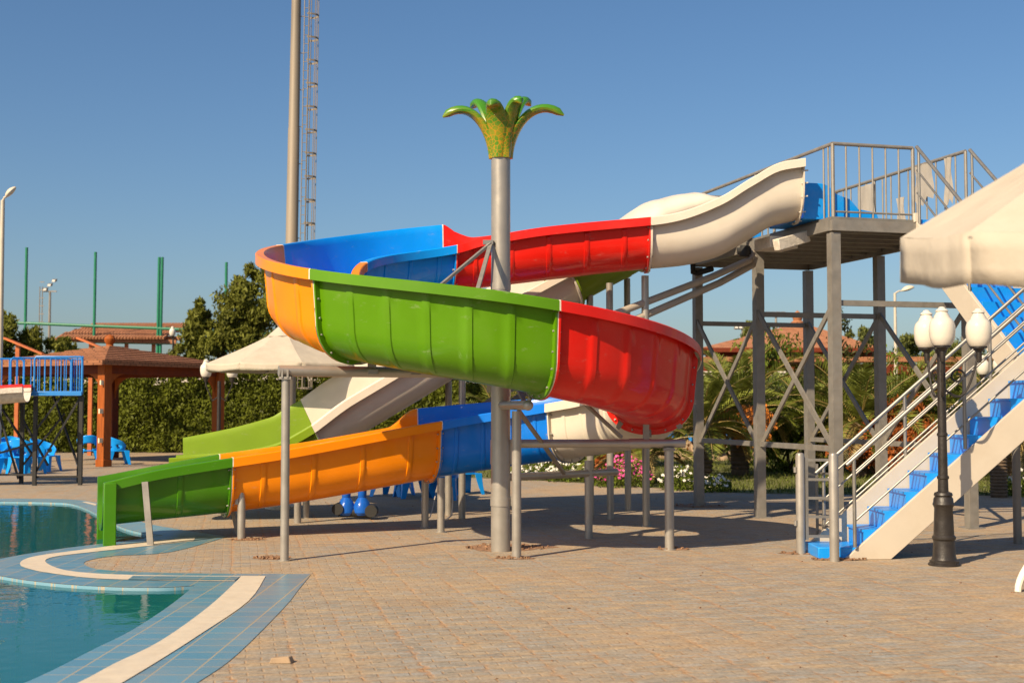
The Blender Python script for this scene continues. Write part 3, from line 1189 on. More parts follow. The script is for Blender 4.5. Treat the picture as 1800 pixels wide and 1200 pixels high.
def frond_top(az, reach, rise, droop, wid):
    # thick leaf, closed tube of flattened section
    d = Vector((math.cos(az), math.sin(az), 0))
    lat = Vector((-d.y, d.x, 0))
    n = 16
    vs, fs = [], []
    kseg = 12
    path = []
    zt_ = rise
    B = [(.092, .0), (.108, .34), (.12 + reach * .36, zt_ + .16), (reach, zt_ - droop)]
    for i in range(n + 1):
        t = i / n
        c_ = [(1 - t) ** 3, 3 * t * (1 - t) ** 2, 3 * t * t * (1 - t), t ** 3]
        path.append(d * sum(w_ * b_[0] for w_, b_ in zip(c_, B)) + Vector((0, 0, sum(w_ * b_[1] for w_, b_ in zip(c_, B)))))
    for i in range(n + 1):
        t = i / n
        p = path[i]
        tn = (path[min(i + 1, n)] - path[max(i - 1, 0)]).normalized()
        up = lat.cross(tn).normalized()
        ww = wid * (0.75 + 0.5 * math.sin(PI * min(t * 1.15, 1) ** 0.9) * (1 if t < .85 else 1))
        if t > 0.82:
            ww *= math.sqrt(max(0.02, 1 - ((t - 0.82) / 0.18) ** 2)) * 0.9 + .05
        hh = 0.05 if t < .9 else 0.05 * math.sqrt(max(0.05, 1 - ((t - .9) / .1) ** 2))
        for k in range(kseg):
            a = 2 * PI * k / kseg
            x, y = math.cos(a), math.sin(a)
            sag = ww * x * x * (-.34 + .55 * t)
            vs.append(p + lat * (ww * x) + up * (hh * y + sag))
    for i in range(n):
        for k in range(kseg):
            k2 = (k + 1) % kseg
            fs.append((i * kseg + k, i * kseg + k2, (i + 1) * kseg + k2, (i + 1) * kseg + k))
    fs.append(tuple(range(kseg - 1, -1, -1)))
    fs.append(tuple(range(n * kseg, (n + 1) * kseg)))
    return vs, fs


pc = Vector((pole_c.x, pole_c.y, bz))
calyx = MB()
calyx.v = list(mb.v)
calyx.f = list(mb.f)
calyx.m = list(mb.m)
calyx.v = [p + pc for p in calyx.v]
# keep the material's object space centred on the palm top
pt_root = calyx.build('palm_top', M['palmtop'], slide)
pt_root.data.transform(Matrix.Translation(-(pc - Vector(slide['_org']))))
pt_root.location = pc - Vector(slide['_org'])
for i, (az, reach, rise, droop, wid) in enumerate([(184, .68, .60, .12, .085), (128, .60, .76, .06, .088), (254, .40, .57, .03, .098),
                                                   (52, .58, .78, .05, .09), (-4, .74, .62, .12, .088), (312, .36, .64, .05, .092)]):
    vs, fs = frond_top(R(az), reach, rise, droop, wid)
    m_ = MB()
    m_.add(vs, fs)
    o = m_.build('leaf', M['palmtop'], None)
    o.parent = pt_root


def post(px, py, ztop, r=0.055, label=None, parent=None, material='silver', x=None, Y=None):
    c_ = G(px, py)
    m2 = MB()
    m2.lathe([(r, -0.05), (r, ztop)], (c_.x, c_.y, 0), 18)
    m2.lathe([(r + .02, 0.0), (r + .02, 0.012)], (c_.x, c_.y, 0), 18)
    o = m2.build('support_post', M[material], parent or slide)
    return c_


def zbot(px_x, px_y):
    """height of the channel underside above a ground point (nearest centre line)"""
    return None


# front beam from the left post to the pole, with hangers under the orange and green sections
pA = post(500, 985, P(500, 662, G(500, 985).y).z, 0.047)
zb = P(500, 652, pA.y).z
dirb = (Vector((pole_c.x, pole_c.y, 0)) - Vector((pA.x, pA.y, 0))).normalized()
b0 = Vector((pA.x, pA.y, zb)) - dirb * 0.08
b1 = Vector((pole_c.x, pole_c.y, zb)) - dirb * 0.1
mb = MB()
mb.tube([b0, b1], 0.06, 16)
mb.build('support_beam', M['silver'], slide)
mb = MB()
mb.box((pA.x, pA.y, zb - .075), (.13, .13, .03))
mb.box((pA.x - .03, pA.y - .066, zb - .03), (.02, .02, .09))
mb.box((pA.x + .03, pA.y - .066, zb - .03), (.02, .02, .09))
mb.build('clamp', M['steel'], slide)
for t in (0.42, 0.62):
    p = b0.lerp(b1, t)
    mb = MB()
    mb.bar(p, p + Vector((0, 0, .22)), .09, .07)
    mb.box(p + Vector((0, 0, .0)), (.15, .15, .05))
    mb.build('hanger_bracket', M['steel'], slide)

# pipe from the pole out to the slender front post, ball end under the green red joint
pB = post(908, 981, P(908, 722, G(908, 981).y).z, 0.052)
zz = P(905, 712, pB.y).z
dB = (Vector((pB.x, pB.y, 0)) - Vector((pole_c.x, pole_c.y, 0))).normalized()
e0 = Vector((pole_c.x, pole_c.y, zz))
e1 = Vector((pB.x, pB.y, zz)) + dB * 0.5
mb = MB()
mb.tube([e0, e1], 0.052, 16)
bm_ = bmesh.new()
bmesh.ops.create_uvsphere(bm_, u_segments=16, v_segments=10, radius=0.058, matrix=Matrix.Translation(e1))
mb.add([v.co.copy() for v in bm_.verts], [[v.index for v in f.verts] for f in bm_.faces])
bm_.free()
mb.build('support_beam', M['silver'], slide)


def strap(s, ang0, ang1, name='joint_strap', width=0.05, r=0.055):
    """curved steel strap hugging the underside at a joint, from profile fraction ang0 to ang1"""
    q_ = spiral_sample(s)
    pts, rm, fm = channel_profile(q_[3], q_[4], .47)
    m2 = MB()
    k = len(pts)
    i0, i1 = int(ang0 * (k - 1)), int(ang1 * (k - 1))
    ring = []
    for j in range(i0, i1 + 1):
        a, b = pts[j - 1], pts[j + 1]
        t = Vector((b[0] - a[0], b[1] - a[1])).normalized()
        nn = Vector((t.y, -t.x))
        for o_ in (r, r + .016):
            for tt in (-width / 2, width / 2):
                ring.append(q_[0] + q_[1] * (pts[j][0] + nn.x * o_) + q_[2] * (pts[j][1] + nn.y * o_) + plan(s)[1] * tt)
    nrow = i1 - i0 + 1
    fs = []
    for j in range(nrow - 1):
        a, b = j * 4, (j + 1) * 4
        fs += [(a, a + 1, b + 1, b), (a + 2, b + 2, b + 3, a + 3), (a, b, b + 2, a + 2), (a + 1, a + 3, b + 3, b + 1)]
    fs += [(0, 2, 3, 1), ((nrow - 1) * 4, (nrow - 1) * 4 + 1, (nrow - 1) * 4 + 3, (nrow - 1) * 4 + 2)]
    m2.add(ring, fs)
    m2.build(name, M['steel'], slide)
    return q_


strap(J[5], .38, .80)
strap(J[4], .38, .78)
strap(J[1], .22, .72)
strap(J[7], .3, .70)
strap(J[8], .25, .72)
q = spiral_sample(J[5])
mb = MB()
mb.bar(e1 + Vector((0, 0, .04)), Vector((e1.x + .03, e1.y - .02, q[0].z - .05)), .04, .03)
mb.build('hanger_bracket', M['steel'], slide)

# low beam to the right, carrying the red bend
pC = post(1177, 966, P(1177, 786, G(1177, 966).y).z, 0.055)
zc = P(1177, 779, pC.y).z
c0 = Vector((pole_c.x, pole_c.y, zc))
dC = (Vector((pC.x, pC.y, 0)) - Vector((pole_c.x, pole_c.y, 0))).normalized()
c1 = Vector((pC.x, pC.y, zc)) + dC * .19
mb = MB()
mb.tube([c0, c1], 0.05, 16)
mb.tube([c0 + dC * 1.5, c0 + dC * 1.75], 0.058, 16)
mb.build('support_beam', M['silver'], slide)
mb = MB()
mb.box((pC.x, pC.y, zc - .07), (.13, .13, .03))
mb.build('clamp', M['steel'], slide)
q = spiral_sample(J[6])
pp = c0 + dC * 1.70
mb = MB()
mb.bar(pp, Vector((pp.x, pp.y, zc + .28)), .07, .05)
mb.build('hanger_bracket', M['steel'], slide)
# tabs that grip the red rim from below
for j in (14, 18, 22, 26):
    pts, rm, fm = channel_profile(q[3], q[4], .47)
    a, b = pts[j - 1], pts[j + 1]
    t = Vector((b[0] - a[0], b[1] - a[1])).normalized()
    nn = Vector((t.y, -t.x))
    c_ = q[0] + q[1] * (pts[j][0] + nn.x * .05) + q[2] * (pts[j][1] + nn.y * .05)
    o_ = (q[1] * nn.x + q[2] * nn.y)
    mb = MB()
    mb.bar(c_ - o_ * .04, c_ + o_ * .05, .06, .06, up=plan(J[6])[1])
    mb.build('joint_tab', M['steel'], slide)
# lower rear beam carrying the white blue joint
d0 = Vector((pole_c.x, pole_c.y, P(895, 839, pole_c.y).z))
qq = spiral_sample(J[7])
d1 = Vector((P(1085, 829, 16.9).x, 17.1, P(1085, 829, 17.1).z))
mb = MB()
mb.tube([d0, d1], 0.046, 14)
mb.build('support_beam', M['silver'], slide)
mb = MB()
pm = d0.lerp(d1, .74)
mb.tube([pm + Vector((0, 0, -pm.z)), pm + Vector((0, 0, .16))], .05, 14)
mb.build('support_post', M['silver'], slide)
# thin diagonal braces
for a, b in (((912, 722, pB.y), (992, 832, 16.0)), ((1012, 694, 14.7), (1092, 768, pC.y - .1)),
             ((862, 428, pole_c.y - .12), (776, 500, 14.6)), ((862, 430, pole_c.y - .12), (840, 508, 14.3)), ((893, 650, 15.2), (925, 712, pB.y + .05))):
    mb = MB()
    mb.bar(P(*a), P(*b), .045, .03)
    mb.build('brace', M['steel'], slide)
mb = MB()
mb.box(P(858, 426, pole_c.y - .10), (.12, .06, .05))
mb.build('clamp', M['chrome'], slide)
# posts
post(1136, 925, spiral_sample(J[1])[0].z - .08, .052)
post(775, 935, spiral_sample(J[8])[0].z + .02, .05)
post(747, 927, spiral_sample(J[8])[0].z - .02, .05)
# tapered joint post by the pool and the flat post at the slide's end
c_ = G(424, 948)
mb = MB()
mb.lathe([(.05, -.05), (.05, .42), (.03, .62)], (c_.x, c_.y, 0), 16)
mb.box((c_.x - .045, c_.y, .62), (.07, .03, .36))
mb.build('support_post', M['silver'], slide)
c_ = G(265, 958)
mb = MB()
mb.bar((c_.x, c_.y, -.02), (c_.x - .085, c_.y + .02, .76), .075, .03, up=(0, 1, 0))
mb.build('support_post', M['steel'], slide)
c_ = G(404, 946)
mb = MB()
mb.bar((c_.x, c_.y + .5, 0), (c_.x - .1, c_.y + .5, .42), .06, .05)
mb.build('support_post', M['steel'], slide)

# ================================================================== STRAIGHT TWIN-LANE SLIDE BEHIND
tslide = thing('straight_water_slide', 'straight white and lime green double lane water slide behind the spiral one', 'water slide', (0, 20, 0))
tz = pchip([-3.35, -2.9, -2.3, -1.84, -.9, 2.2, 2.9, 3.5, 4.2, 5.1], [4.22, 4.19, 4.0, 3.74, 3.22, 1.34, .94, .72, .62, .58])     # by -x
th_ = pchip([-3.35, -2.7, -2.0, -1.4, 0, 2.2, 3, 3.6, 5.1], [.50, .50, .50, .52, .56, .55, .45, .38, .35])
tf_ = pchip([-3.35, -2.7, -2.0, -1.4, 0, 2.2, 3, 3.6, 5.1], [0, 0, .05, .25, .36, .40, .42, .40, .22])      # extra height of the outermost far wall
U2 = Vector((-8.45, -1.3, 0)).normalized()
LAT2 = Vector((U2.y, -U2.x, 0))


def lane_sample(x, off, flo=0.0):
    base = Vector((3.35, 20.9, 0)) + U2 * ((3.35 - x) / -U2.x) + LAT2 * off
    dz = (tz(-x + .05) - tz(-x - .05)) / .1
    tn = (U2 + Vector((0, 0, dz * -U2.x))).normalized()
    up = LAT2.cross(tn).normalized()
    if up.z < 0:
        up = -up
    h = th_(-x)
    return (Vector((base.x, base.y, tz(-x))), LAT2, up, h, h + (tf_(-x) if off > .3 else 0), 0.0, flo, tn)


for off, nm in ((-.55, 'near'), (.55, 'far')):
    for (x0, x1, mt_, lb) in ((3.35, 1.95, 'white', 'white hump at the top'), (1.95, .95, 'lime', 'lime green upper piece'), (.95, -2.85, 'white', 'long white chute'), (-2.85, -5.0, 'lime', 'lime green run-out')):
        xs = list(np.arange(x0, x1, -.12)) + [x1]
        smp = []
        for i, x in enumerate(xs):
            smp.append(lane_sample(x, off))
        e0_, e1_ = x0, x1
        smp = [lane_sample(x0 - .002, off, .05), lane_sample(x0 - .025, off, .05), lane_sample(x0 - .03, off, 0)] + smp[1:-1] + [lane_sample(x1 + .03, off, 0), lane_sample(x1 + .025, off, .05), lane_sample(x1 + .002, off, .05)]
        mm = M[mt_]
        o = channel('chute_section', smp, [mm, M['chrome']], tslide, w=.44)
        tag(o, lb + (' of the near lane' if nm == 'near' else ' of the far lane'))
for px_, py_, x_, off in ((1038, 908, 1.17, -.55), (1073, 912, 1.5, -.55), (1104, 897, 1.84, .55), (788, 905, -.95, .2), (812, 912, -.75, -.55), (538, 910, -3.1, .0), (523, 919, -3.15, -.55)):
    c_ = G(px_, py_)
    mb = MB()
    mb.lathe([(.052, -.05), (.052, lane_sample(c_.x, off)[0].z - .03)], (c_.x, c_.y, 0), 14)
    mb.build('support_post', M['silver'], tslide)
# rounded hood over the head of both lanes
mb = MB()
hz = pchip([-3.3, -3.05, -2.66, -2.04, -1.7, -1.5], [4.86, 4.93, 5.0, 4.84, 4.62, 4.44])
rows = []
for i in range(19):
    x = 3.3 - 1.75 * i / 18
    q_ = lane_sample(x, 0)
    zb = q_[0].z + .50
    zt_ = max(hz(-x), zb + .05)
    seam = .018 if i in (5, 6, 12, 13) else 0
    row = []
    for k in range(15):
        a = PI * k / 14
        row.append(q_[0] + LAT2 * ((1.13 + seam) * -math.cos(a)) + Vector((0, 0, zb - q_[0].z + (zt_ - zb + seam) * math.sin(a) ** .6)))
    rows.append(row)
for i in range(18):
    for k in range(14):
        mb.add([rows[i][k], rows[i + 1][k], rows[i + 1][k + 1], rows[i][k + 1]], [(0, 1, 2, 3)])
hd_ = mb.build('hood', M['white'], tslide, sharp=60, weld=True)
sd = hd_.modifiers.new('thick', 'SOLIDIFY')
sd.thickness = .015
mb = MB()
mb.bar((-1.5, 19.3, .95), (.3, 19.9, 2.15), .07, .1)
mb.build('support_beam', M['dsteel'], tslide)
mb = MB()
mb.bar((-1.5, 20.0, .75), (.4, 20.4, 2.0), .07, .1)
mb.build('support_beam', M['dsteel'], tslide)
mb = MB()
mb.box(Vector((P(790, 662, 19.5))), (.5, .08, .07))
mb.build('cross_beam', M['steel'], tslide)

# ================================================================== TOWER WITH STAIRS
pCc = Vector((4.32, 17.49, 0))
uu = Vector((.965, .261, 0))
vv = Vector((-.261, .965, 0))
tower = thing('slide_tower', 'grey steel slide tower with railed platform and blue stepped staircase', 'tower', tuple(pCc))
ZP = 4.20
Wd = 2.05
cols = {'C': pCc, 'B': pCc + vv * 2.3, 'A': pCc + vv * 4.6}
cols.update({'F': pCc + uu * Wd, 'D': pCc + uu * Wd + vv * 2.3, 'E': pCc + uu * Wd + vv * 4.6})
rz = math.atan2(uu.y, uu.x)
for k, p in cols.items():
    mb = MB()
    mb.box((p.x, p.y, (ZP - .21) / 2 - .02), (.135, .135, ZP - .21 + .04), rz)
    mb.box((p.x, p.y, .008), (.26, .26, .016), rz)
    mb.build('column', M['steel'], tower)


def at(u, v, z):
    p = pCc + uu * u + vv * v
    return Vector((p.x, p.y, z))


# platform: plate, edge channels, joists
mb = MB()
ov = .07
c0 = at(Wd / 2, 2.3, ZP - .02)
mb.box(c0, (Wd + 2 * ov, 4.6 + 2 * ov, .04), rz)
mb.build('platform_plate', M['dsteel'], tower)
for a, b in (((-ov, -ov), (Wd + ov, -ov)), ((-ov, 4.6 + ov), (Wd + ov, 4.6 + ov))):
    mb = MB()
    mb.bar(at(*a, ZP - .115), at(*b, ZP - .115), .06, .146)
    mb.build('edge_beam', M['steel'], tower)
for u in (-ov, Wd + ov):
    mb = MB()
    mb.bar(at(u, -ov + .032, ZP - .115), at(u, 4.6 + ov - .032, ZP - .115), .06, .146)
    mb.build('edge_beam', M['steel'], tower)
for i in range(1, 10):
    mb = MB()
    mb.bar(at(-ov + .032, i * .46, ZP - .093), at(Wd + ov - .032, i * .46, ZP - .093), .07, .10)
    mb.build('joist', M['steel'], tower)
for v in (0, 2.3, 4.6):
    mb = MB()
    z_ = 3.05
    mb.bar(at(.07, v, z_), at(Wd - .07, v, z_), .06, .075)
    mb.build('cross_beam', M['steel'], tower)
for u in (0, Wd):
    for v in (0, 2.3):
        mb = MB()
        mb.bar(at(u, v + .07, 1.10), at(u, v + 2.23, 1.10), .06, .075)
        mb.build('cross_beam', M['steel'], tower)
        for (z0, z1, du) in ((1.15, 3.08, -.036), (3.08, 1.15, .036)):
            mb = MB()
            mb.bar(at(u + du, v + .06, z0), at(u + du, v + 2.24, z1), .03, .075)
            mb.build('diagonal_brace', M['steel'], tower)
mb = MB()
mb.bar(at(Wd + .75, -.05, 2.2), at(Wd + .04, -.02, 3.0), .05, .08)
mb.build('diagonal_brace', M['steel'], tower)

# railings on the platform


def railing(name, segs, pickets, zlo=ZP, h=1.0, r=.022, top=.026, lab=None, rails=(), parent=None):
    m2 = MB()
    for a, b in segs:
        m2.tube([at(*a, zlo + h), at(*b, zlo + h)], top, 10)
        for z_ in rails:
            m2.tube([at(*a, zlo + z_), at(*b, zlo + z_)], .014, 8)
    for (p, rr_) in pickets:
        m2.tube([at(*p, zlo), at(*p, zlo + h)], rr_, 8)
    o = m2.build(name, M['steel'], parent or tower)
    return o


fr = [((0, 0), .027)] + [((.2 * i, 0), .013) for i in range(1, 6)] + [((1.22, 0), .027)]
railing('railing', [((0, 0), (1.22, 0))], fr, rails=(.08,))
lf = [((0, .12), .013), ((0, .25), .013), ((0, 1.75), .02), ((0, 1.95), .013), ((0, 2.15), .013), ((0, 2.35), .02), ((0, 4.25), .02), ((0, 4.6), .027)]
railing('railing', [((0, 0), (0, 4.6))], lf)
rt = [((Wd, .24 * i), .013 if i % 5 else .024) for i in range(0, 20)]
railing('railing', [((Wd, 0), (Wd, 4.6))], rt, rails=(.08,))
bk = [((.24 * i, 4.6), .013) for i in range(0, 9)]
railing('railing', [((0, 4.6), (Wd, 4.6))], bk, rails=(.08,))
# tattered cloth tied to the right railing
rr = random.Random(11)
for (v0, v1, z0, z1) in ((.28, .46, .30, .98), (.75, 1.22, .45, .99), (1.5, 1.72, .05, .6), (2.35, 2.8, .1, .95)):
    mb = MB()
    n1 = 6
    vs = []
    for i in range(n1 + 1):
        for j in range(n1 + 1):
            v = v0 + (v1 - v0) * i / n1
            t = j / n1
            z = ZP + z0 + (z1 - z0) * t + (rr.uniform(-.10, .10) if j == 0 else 0)
            p = at(Wd - .03 + .02 * math.sin(i * 1.7 + j), v, z)
            vs.append(p)
    fs = [(i * (n1 + 1) + j, i * (n1 + 1) + j + 1, (i + 1) * (n1 + 1) + j + 1, (i + 1) * (n1 + 1) + j) for i in range(n1) for j in range(n1)]
    mb.add(vs, fs)
    M.setdefault('rag', mat('torn_cloth', (.50, .46, .40), rough=.9, trans=.35))
    mb.build('torn_cloth', M['rag'], tower, sharp=80)

# blue entry troughs on the platform
def trough(v, w, label, ln=1.0):
    m2 = MB()
    t = .03
    for sg in (-1, 1):
        pts_ = [(0.0, 0.005), (.92 * ln, 0.005), (.88 * ln, .13), (.66 * ln, .17), (.56 * ln, .30), (.40 * ln, .36), (.3 * ln, .47), (.22 * ln, .50), (0, .50)]
        poly_ = [at(u_ * 1.25 - .30, v + sg * (w / 2), ZP + z_) for u_, z_ in pts_]
        m2.prism(poly_, vv * (t * sg))
    m2.box(at(.26 * ln, v, ZP + .018), (1.1 * ln, w - .004, .025), rz)
    return tag(m2.build('entry_trough', M['stair_blue'], tower, bev=.008), label)


trough(.78, 1.0, 'blue entry trough of the spiral slide')
trough(3.3, 1.9, 'blue entry trough of the straight slide', .35)
mb = MB()
mb.bar(at(-.07, .62, ZP - .18), at(-.62, .45, ZP - .34), .12, .16)
mb.box(at(-.45, .80, ZP - .28), (.42, .5, .16), rz)
mb.build('entry_bracket', M['rough_white'], tower, bev=.01)

# lower flight, parallel to the picture plane
YN, YF = 14.42, 15.12
RIS, TRD = .205, .235
XS = 3.86


def flight(origin, du, dv, wid, n, z0, labels):
    """origin: foot of the first riser (near side); du: direction up the stairs; dv: across"""
    m2 = MB()
    for k in range(n):
        a = origin + du * (TRD * k)
        top = z0 + RIS * (k + 1)
        # riser with shallow flutes and tread as one moulded step
        pts_ = [a + Vector((0, 0, top - RIS - .03)), a + Vector((0, 0, top)), a + du * (TRD + .025) + Vector((0, 0, top)), a + du * (TRD + .025) + Vector((0, 0, top - .03)), a + du * .03 + Vector((0, 0, top - .03)), a + du * .03 + Vector((0, 0, top - RIS - .03))]
        m2.prism(pts_, dv * wid)
    return m2.build('steps', M['stair_blue'], tower)


o1 = Vector((XS, YN + .03, 0))
n1 = 10
stp = []
for k in range(9):
    a = o1 + Vector((TRD * k, 0, 0))
    top = .32 + RIS * k
    mb = MB()
    wd_ = YF - YN - .06
    x, y = a.x, a.y
    zb_ = top - RIS - .24 if k > 1 else .0
    poly_ = [Vector((x, y, zb_)), Vector((x, y, top - .03)), Vector((x - .02, y, top - .026)), Vector((x - .02, y, top)), Vector((x + TRD - .002, y, top)), Vector((x + TRD - .002, y, zb_ + .18))]
    mb.prism(poly_, (0, wd_, 0))
    mb.build('stair_step', M['stair_blue'], tower)
mb = MB()
mb.prism([Vector((3.36, YN + .03, .0)), Vector((3.36, YN + .03, .125)), Vector((XS - .003, YN + .03, .125)), Vector((XS - .003, YN + .03, 0))], (0, YF - YN - .06, 0))
tag(mb.build('stair_step', M['stair_blue'], tower, bev=.01), 'low blue block at the foot of the stairs')


def nose(x):
    return .32 + RIS / TRD * (x - XS)


XE = 6.02
for (y, dtop, lbl) in ((YN - .03, -.125, 0), (YF, .17, 1)):
    mb = MB()
    lo = -.44
    xa = XS + (.03 - .32 - dtop) / (RIS / TRD)
    pts_ = [Vector((xa - .04, y, 0.0)), Vector((xa, y, .03)), Vector((XE, y, nose(XE) + dtop)), Vector((XE, y, nose(XE) + dtop + lo))]
    xb = XS + (0.0 - .32 - dtop - lo) / (RIS / TRD)
    pts_.append(Vector((xb, y, 0.0)))
    mb.prism(pts_, (0, .055, 0))
    mb.build('stringer', M['stair_white_dim'], tower, bev=.006)

# handrails of the lower flight


def handrail(yy, x0, x1, posts, offs, h):
    m2 = MB()
    for q_ in offs:
        r_ = .022 if q_ == h else .012
        m2.tube([(x0 if q_ == h else posts[0], yy, nose(x0 if q_ == h else posts[0]) + q_), (x1, yy, nose(x1) + q_)], r_, 10)
    for x_ in posts:
        m2.tube([(x_, yy, max(0, nose(x_) - .08)), (x_, yy, nose(x_) + h)], .021, 8)
    return m2.build('handrail', M['chrome'], tower)


handrail(YN - .06, 3.66, 6.0, [3.74, 4.96, 5.95], (.20, .50, .70, .88), .88)
handrail(YF + .06, 3.50, 6.0, [3.60, 4.55, 5.55], (.20, .50, .70, .88), .88)

# landing
ZL = .32 + RIS * 9
mb = MB()
lp = [Vector((6.0, 14.36, ZL)), Vector((7.35, 14.36, ZL)), Vector((7.35, 16.1, ZL)), Vector((6.0, 15.75, ZL))]
mb.prism(lp, (0, 0, -.06))
mb.build('landing_plate', M['dsteel'], tower)
mb = MB()
mb.bar((6.03, 14.38, ZL - .13), (7.33, 14.38, ZL - .13), .06, .13)
mb.bar((6.03, 14.45, ZL - .13), (6.03, 15.72, ZL - .13), .06, .13)
mb.bar((7.32, 14.45, ZL - .13), (7.32, 16.0, ZL - .13), .06, .13)
mb.build('landing_frame', M['steel'], tower)
for (px_, py_) in ((1789, 955),):
    c_ = G(px_, py_)
    mb = MB()
    mb.lathe([(.05, -.02), (.05, ZL - .08)], (c_.x, c_.y, 0), 14)
    mb.build('column', M['dsteel'], tower)
for x_, y_ in ((7.3, 14.42), (7.3, 16.0)):
    mb = MB()
    mb.box((x_, y_, ZL / 2 - .03), (.1, .1, ZL))
    mb.build('column', M['steel'], tower)
mb = MB()
for x_ in (6.05, 6.5, 7.0, 7.32):
    mb.tube([(x_, 14.34, ZL), (x_, 14.34, ZL + .95)], .018, 8)
for z_ in (.35, .65, .95):
    mb.tube([(6.0, 14.34, ZL + z_), (7.32, 14.34, ZL + z_)], .02, 8)
    mb.tube([(7.33, 14.34, ZL + z_), (7.33, 16.05, ZL + z_)], .02, 8)
for y_ in (15.2, 16.05):
    mb.tube([(7.33, y_, ZL), (7.33, y_, ZL + .95)], .018, 8)
mb.build('railing', M['steel'], tower)

# upper flight, from the platform's front opening towards the landing
dn = -vv
a0 = at(1.22, -.10, ZP)
n2 = 10
ru = (ZP - ZL) / n2
tu = .225
for k in range(n2):
    # k-th step below the platform
    zt_ = ZP - ru * (k + 1)
    b = a0 + dn * (tu * k)
    p0 = Vector((b.x, b.y, 0))
    if k == n2 - 1:
        pass
    mb = MB()
    poly_ = [p0 + Vector((0, 0, zt_ + ru)), p0 + Vector((0, 0, zt_ - .025)), p0 + dn * (tu + .02) + Vector((0, 0, zt_ - .025)), p0 + dn * (tu + .02) + Vector((0, 0, zt_)), p0 + dn * .03 + Vector((0, 0, zt_)), p0 + dn * .03 + Vector((0, 0, zt_ + ru))]
    poly_ = [p + uu * .03 for p in poly_]
    mb.prism(poly_, uu * (Wd - 1.22 - .06))
    mb.build('stair_step', M['stair_blue'], tower)
for u_ in (1.22 - .03, Wd - .03):
    s0 = at(u_, -.10, 0)
    L_ = tu * n2 + .05
    mb = MB()
    poly_ = [s0 + Vector((0, 0, ZP - .02)), s0 + Vector((0, 0, ZP - .46)), s0 + dn * L_ + Vector((0, 0, ZP - .46 - ru / tu * L_)), s0 + dn * L_ + Vector((0, 0, ZP - .02 - ru / tu * L_))]
    mb.prism(poly_, uu * .055)
    mb.build('stringer', M['stair_white_dim'], tower, bev=.006)
    mb = MB()
    for h_ in (.35, .66, .98):
        a = s0 + uu * .03 + Vector((0, 0, ZP + h_ + .02))
        b = a + dn * L_ + Vector((0, 0, -ru / tu * L_))
        mb.tube([a, b], .024 if h_ > .9 else .014, 10)
    for t in (0.02, .5, .98):
        a = s0 + uu * .03 + dn * (L_ * t) + Vector((0, 0, ZP - ru / tu * L_ * t))
        mb.tube([a - Vector((0, 0, .1)), a + Vector((0, 0, 1.0))], .02, 8)
    mb.build('handrail', M['chrome'], tower)
# plinth at the head of the upper stairs
mb = MB()
mb.box(at(1.20, -.09, ZP + .03), (.05, .05, .12), rz)
mb.build('rail_foot', M['white'], tower)

# water pipes from the tower down to the slides
pipes = thing('water_pipe', 'pair of grey water pipes sloping from the tower platform down behind the red bend', 'pipe', tuple(at(0, 2, 0)))
for (a, b, c2) in (((1318, 457, 19.2), (1250, 487, 18.9), (1060, 560, 17.9)), ((1322, 466, 19.3), (1265, 497, 19.0), (1080, 578, 18.0))):
    mb = MB()
    mb.tube([P(*a), P(*b), P(*c2)], .052, 12)
    mb.tube([P(*a) + Vector((0, 0, .0)), P(*a) + Vector((.05, .1, .12))], .058, 12)
    mb.build('pipe', M['pvc'], pipes)
mb = MB()
mb.tube([P(1308, 450, 19.2), P(1310, 432, 19.2)], .075, 12)
mb.tube([P(1296, 441, 19.2), P(1320, 441, 19.2)], .05, 10)
mb.build('valve', M['rubber'], pipes)
mb = MB()
mb.tube([P(1218, 460, 21.8), P(1218, 478, 21.8), P(1226, 480, 21.8), P(1252, 472, 21.6)], .05, 10)
mb.build('elbow', M['rubber'], pipes)

# stair gate
gA, gB = G(1408, 973), G(1467, 986)
gate = thing('stair_gate', 'silver swing gate with ladder rungs between two short posts before the stairs', 'gate', tuple(gA))
for c_, pyt in ((gA, 797), (gB, 797)):
    zt2 = P(900, pyt, c_.y).z
    mb = MB()
    mb.lathe([(.052, -.03), (.052, zt2 - .03), (.044, zt2), (.02, zt2 + .012), (0, zt2 + .014)], (c_.x, c_.y, 0), 18)
    mb.build('gate_post', M['silver'], gate)
hd = Vector((.62, -.02, 0))
e0, e1 = gA + Vector((.07, 0, 0)), gA + Vector((.36, -.03, 0))
mb = MB()
for z_ in (.20, .42, .63, .84, 1.06):
    mb.bar(e0 + Vector((0, 0, z_)), e1 + Vector((0, 0, z_)), .03, .03)
for p in (e0, e1):
    mb.bar(p + Vector((0, 0, .16)), p + Vector((0, 0, 1.09)), .034, .034)
e2 = e0 + Vector((.20, .25, 0))
for z_ in (.3, .6, .9):
    mb.bar(e1 + Vector((0, 0, z_)), e2 + Vector((0, .1, z_)), .02, .02)
mb.bar(e2 + Vector((0, .1, .14)), e2 + Vector((0, .1, 1.0)), .028, .028)
mb.build('gate_leaf', M['chrome'], gate)
for z_ in (.35, .95):
    mb = MB()
    mb.tube([gA + Vector((.045, 0, z_)), gA + Vector((.045, 0, z_ + .06))], .016, 8)
    mb.tube([gA + Vector((-.06, -.02, z_ - .03)), gA + Vector((-.06, -.02, z_ + .03))], .02, 8)
    mb.build('hinge', M['steel'], gate)

# ================================================================== LAMP POSTS
def globe_profile(s=1.0):
    pr_ = [(.0, .0), (.088, .0), (.112, .03), (.128, .085), (.134, .15), (.132, .205), (.120, .25), (.096, .280), (.084, .288), (.080, .305), (.062, .335), (.058, .348), (.068, .358), (.054, .375), (.037, .384), (.03, .40), (.0, .408)]
    return [(a * s, b * s) for a, b in pr_]


